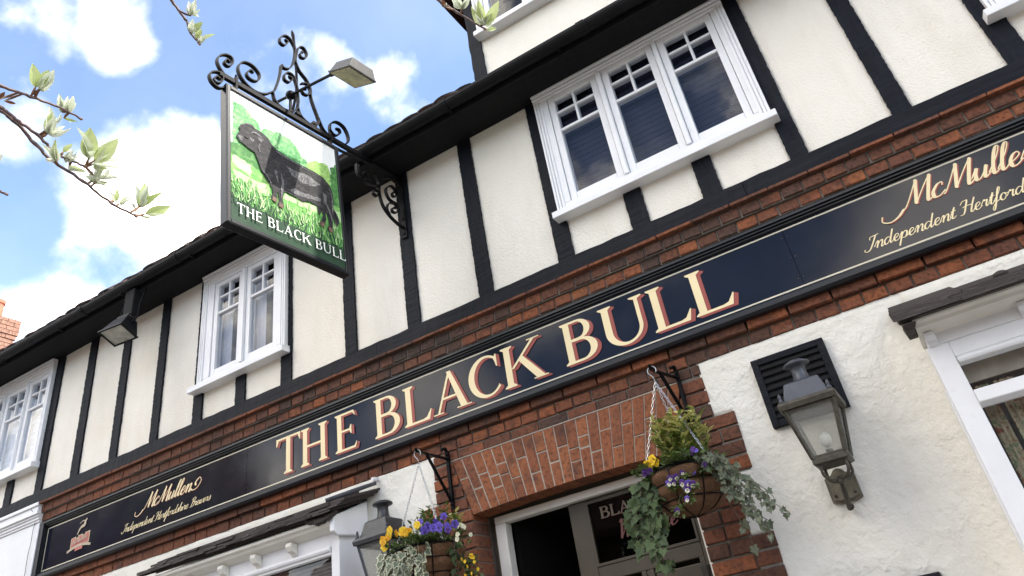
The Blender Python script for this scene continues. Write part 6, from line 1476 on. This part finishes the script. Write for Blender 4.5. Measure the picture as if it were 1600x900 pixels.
LEAVES = [('B',[-0.9074,0.4791,0.7982],[-0.8866,0.4612,0.8314],0.46,'g'),('B',[-0.9054,0.4858,0.7964],[-0.8723,0.4982,0.8252],0.42,'g'),('B',[-0.9069,0.4771,0.8],[-0.8936,0.4569,0.8262],0.2,'s'),('B',[-0.91,0.4859,0.7911],[-0.8814,0.5136,0.8058],0.13,'s'),('B',[-0.9105,0.4892,0.7885],[-0.9006,0.5042,0.7904],0.4,'g'),('B',[-0.9156,0.4911,0.7814],[-0.9154,0.4866,0.7843],0.5,'s'),('B',[-0.9158,0.4965,0.7777],[-0.9014,0.5,0.7922],0.3,'s'),('C',[-0.9211,0.4963,0.7716],[-0.9097,0.5149,0.7729],0.25,'g'),('C',[-0.9132,0.5035,0.7762],[-0.8952,0.5146,0.7898],0.3,'s'),('C',[-0.9199,0.4967,0.7727],[-0.9171,0.4876,0.7817],0.4,'s'),('C',[-0.9187,0.4984,0.7731],[-0.9059,0.4995,0.7873],0.35,'s'),('C',[-0.9009,0.5647,0.748],[-0.8879,0.5474,0.7758],0.3,'s'),('C',[-0.8998,0.5661,0.7482],[-0.8796,0.5566,0.7788],0.4,'g'),('C',[-0.8982,0.5683,0.7486],[-0.8724,0.5776,0.7716],0.28,'g'),('C',[-0.8994,0.5759,0.7412],[-0.8734,0.5992,0.7538],0.36,'g'),('C',[-0.9048,0.5717,0.7379],[-0.8957,0.5866,0.7372],0.2,'g'),('C',[-0.9044,0.5612,0.7464],[-0.9035,0.5532,0.7534],0.3,'s'),('C',[-0.9169,0.534,0.751],[-0.915,0.5254,0.7595],0.4,'s'),('C',[-0.9163,0.5349,0.7512],[-0.9063,0.5292,0.7671],0.36,'g'),('C',[-0.9147,0.5409,0.7488],[-0.8992,0.5465,0.7634],0.22,'g'),('C',[-0.9145,0.5424,0.748],[-0.9072,0.5475,0.7532],0.2,'s'),('C',[-0.9333,0.4456,0.7876],[-0.93,0.425,0.8028],0.3,'s'),('C',[-0.9333,0.4456,0.7876],[-0.9202,0.4313,0.8107],0.22,'g'),('C',[-0.9322,0.4473,0.788],[-0.9244,0.4401,0.8012],0.3,'s'),('B',[-0.9291,0.451,0.8059],[-0.9171,0.4547,0.8174],0.4,'g'),('B',[-0.9335,0.4593,0.796],[-0.9218,0.4695,0.8037],0.35,'s'),('B',[-0.9336,0.4579,0.7968],[-0.9214,0.4607,0.8092],0.35,'s'),('B',[-0.9345,0.4658,0.791],[-0.927,0.486,0.7877],0.28,'g'),('B',[-0.9341,0.4598,0.7951],[-0.9261,0.4608,0.8039],0.4,'s'),('A',[-0.9153,0.3877,0.8837],[-0.9005,0.3706,0.9059],0.42,'g'),('A',[-0.9136,0.3914,0.8837],[-0.8941,0.3882,0.9049],0.45,'g'),('A',[-0.9149,0.3938,0.8814],[-0.8962,0.3985,0.8983],0.16,'s'),('A',[-0.916,0.3922,0.8809],[-0.9015,0.4,0.8923],0.16,'s'),('A',[-0.923,0.3919,0.8737],[-0.9148,0.3925,0.882],0.5,'b'),('A',[-0.9325,0.4396,0.8793],[-0.9246,0.4275,0.8935],0.28,'s'),('A',[-0.9313,0.4412,0.8797],[-0.9164,0.4349,0.8984],0.3,'s'),('A',[-0.9301,0.4429,0.8802],[-0.9129,0.4407,0.8991],0.3,'s'),('A',[-0.9299,0.4441,0.8798],[-0.9148,0.4474,0.8939],0.3,'s'),('A',[-0.9307,0.4421,0.88],[-0.9185,0.4409,0.8933],0.35,'s'),('A',[-0.9356,0.4437,0.874],[-0.9284,0.4611,0.8726],0.2,'g'),('B',[-0.9344,0.4248,0.8299],[-0.9176,0.4172,0.8522],0.32,'g'),('B',[-0.9339,0.427,0.8294],[-0.9162,0.4263,0.8493],0.3,'s'),('B',[-0.9339,0.4283,0.8287],[-0.9168,0.4389,0.8422],0.26,'s'),('B',[-0.9333,0.4292,0.829],[-0.9207,0.4398,0.8374],0.2,'s'),('B',[-0.9344,0.4262,0.8292],[-0.9219,0.4268,0.8428],0.35,'s'),('B',[-0.9402,0.4217,0.825],[-0.9325,0.4271,0.8309],0.4,'b'),('B',[-0.9178,0.4299,0.8457],[-0.9114,0.4303,0.8524],0.2,'s'),('D2',[-0.7989,0.545,1.1004],[-0.7943,0.5332,1.1095],0.35,'s'),('D2',[-0.7989,0.545,1.1004],[-0.7873,0.5316,1.1153],0.3,'s'),('D2',[-0.7981,0.546,1.1006],[-0.7793,0.5381,1.1178],0.32,'s'),('D2',[-0.7972,0.5469,1.1008],[-0.783,0.5513,1.1087],0.25,'s'),('D2',[-0.7986,0.5454,1.1005],[-0.786,0.5408,1.1117],0.3,'s'),('D',[-0.8099,0.5547,1.074],[-0.7953,0.5482,1.0881],0.4,'s'),('D',[-0.8082,0.5565,1.0743],[-0.7874,0.5607,1.0875],0.4,'g'),('D',[-0.8086,0.5691,1.0673],[-0.7946,0.5649,1.08],0.5,'g'),('D',[-0.8089,0.5572,1.0734],[-0.7976,0.5589,1.081],0.4,'s'),('D',[-0.8105,0.5744,1.0631],[-0.7836,0.5829,1.0785],0.26,'g'),('D',[-0.8108,0.5747,1.0627],[-0.7959,0.5766,1.0729],0.4,'s'),('D',[-0.8104,0.5541,1.0739],[-0.807,0.5475,1.0798],0.4,'b'),('E',[-0.399,0.865,1.0665],[-0.4031,0.8361,1.0878],0.32,'g'),('E',[-0.3975,0.8655,1.0667],[-0.3852,0.835,1.0951],0.3,'g'),('E',[-0.3965,0.8666,1.0661],[-0.3565,0.856,1.0886],0.34,'g'),('E',[-0.3979,0.8718,1.0614],[-0.381,0.8811,1.0599],0.34,'g'),('E',[-0.3978,0.8658,1.0663],[-0.3846,0.8577,1.0776],0.3,'s'),('E',[-0.4172,0.8259,1.0903],[-0.4215,0.8056,1.1038],0.42,'s'),('E',[-0.4172,0.8259,1.0903],[-0.396,0.8232,1.1002],0.36,'s'),('E',[-0.416,0.8267,1.0901],[-0.4066,0.8201,1.0987],0.3,'g'),('E',[-0.441,0.807,1.095],[-0.4377,0.7988,1.1024],0.6,'b'),('E',[-0.441,0.807,1.095],[-0.4351,0.8046,1.0992],0.4,'s'),('A',[-0.977,0.3708,0.886],[-0.9693,0.3704,0.8946],0.5,'b'),('A',[-0.9755,0.3758,0.8854],[-0.9695,0.3906,0.8857],0.22,'b'),('F',[-1.0239,0.4062,0.8146],[-1.0157,0.4089,0.8234],0.5,'s')]
BL_ = {'A': ('short upper twig at the left edge with two tufts of opening silver buds', .0026), 'B': ('twig ending in the largest pair of spread green leaves, left of the hanging sign', .0030),
       'C': ('longest and lowest twig at the left edge, ending in a fan of four young leaves', .0032), 'D': ('twig hanging down from the top edge between the clouds with pale opening buds', .0028),
       'E': ('twig with a tuft of young leaves crossing the corner of the dormer window', .0028), 'F': ('bare twig tip just poking in at the left edge below the others', .0024)}
LMS = {'g': [blade_mesh('leaf_spring', 100 + k, .9, .12 + .1 * k, .3) for k in range(2)], 's': [blade_mesh('leaf_silver', 110 + k, .9, .18 + .1 * k, .5) for k in range(2)], 'b': [blade_mesh('leaf_withered', 120, .9, .3, .6)]}
rr = random.Random(77); TW = {}
for k, (label, r_) in BL_.items():
    pts = BRANCH[k]; t = thing('tree_branch', label, 'branch', pts[len(pts) // 2], 'budding branches in the foreground'); TW[k] = t
    sp = spline(pts, 6); n = len(sp); g = MB()
    g.tube([p + Vector((rr.uniform(-.0006, .0006),) * 3) for p in sp], [r_ * .86 * (1.15 - .55 * i / n) * (1 + (.25 if i % 6 == 0 else 0)) for i in range(n)], 8)
    if k == 'D':
        g.tube(spline(BRANCH['D2'], 5), [.0019] * (5 * 2 + 1), 6)
    g.build('twig', 'twig_bark', t, smooth=True); MB().ball(tuple(sp[-1]), r_ * .9, 6).build('bud', 'bud_scale', t)
TW['D2'] = TW['D']; seen = {}
more = []
for k, b, tip, wd, kind in LEAVES:
    if kind != 'b':
        d = Vector(tip) - Vector(b)
        for q_ in range(2 if kind == 's' else 1):
            j_ = Vector((rr.uniform(-1, 1), rr.uniform(-1, 1), rr.uniform(-1, 1))) * d.length * .42
            more.append((k, b, tuple(Vector(b) + d * rr.uniform(.55, .9) + j_), wd * rr.uniform(.8, 1.1), 's'))
for k, b, tip, wd, kind in LEAVES + more:
    b, tip = Vector(b), Vector(tip); d = tip - b; l = d.length; jit = b.normalized() * rr.uniform(-.010, .010); d = d + jit; l = d.length
    nrm = -b.normalized() * 1.0 + Vector((rr.uniform(-.5, .5), rr.uniform(-.5, .5), rr.uniform(-.2, .6)))
    inst('leaf', rr.choice(LMS[kind]), TW[k], b, mat4=orient(d, nrm) @ Matrix.Diagonal((l * wd * 1.3, l * 1.08, l * .8, 1)))
    key = tuple(round(c, 2) for c in b)
    # short spur with reddish bud scales between twig and leaves
    if key not in seen:
        seen[key] = 1; sp = [Vector(p) for p in BRANCH[k]]; best = min((s_ for s_ in spline(sp, 8)), key=lambda s_: (s_ - b).length)
        MB().tube([best, best + (b - best) * .6, b + d * .05], [.0016, .0021, .0009], 6).build('bud', 'bud_scale', TW[k], smooth=True)
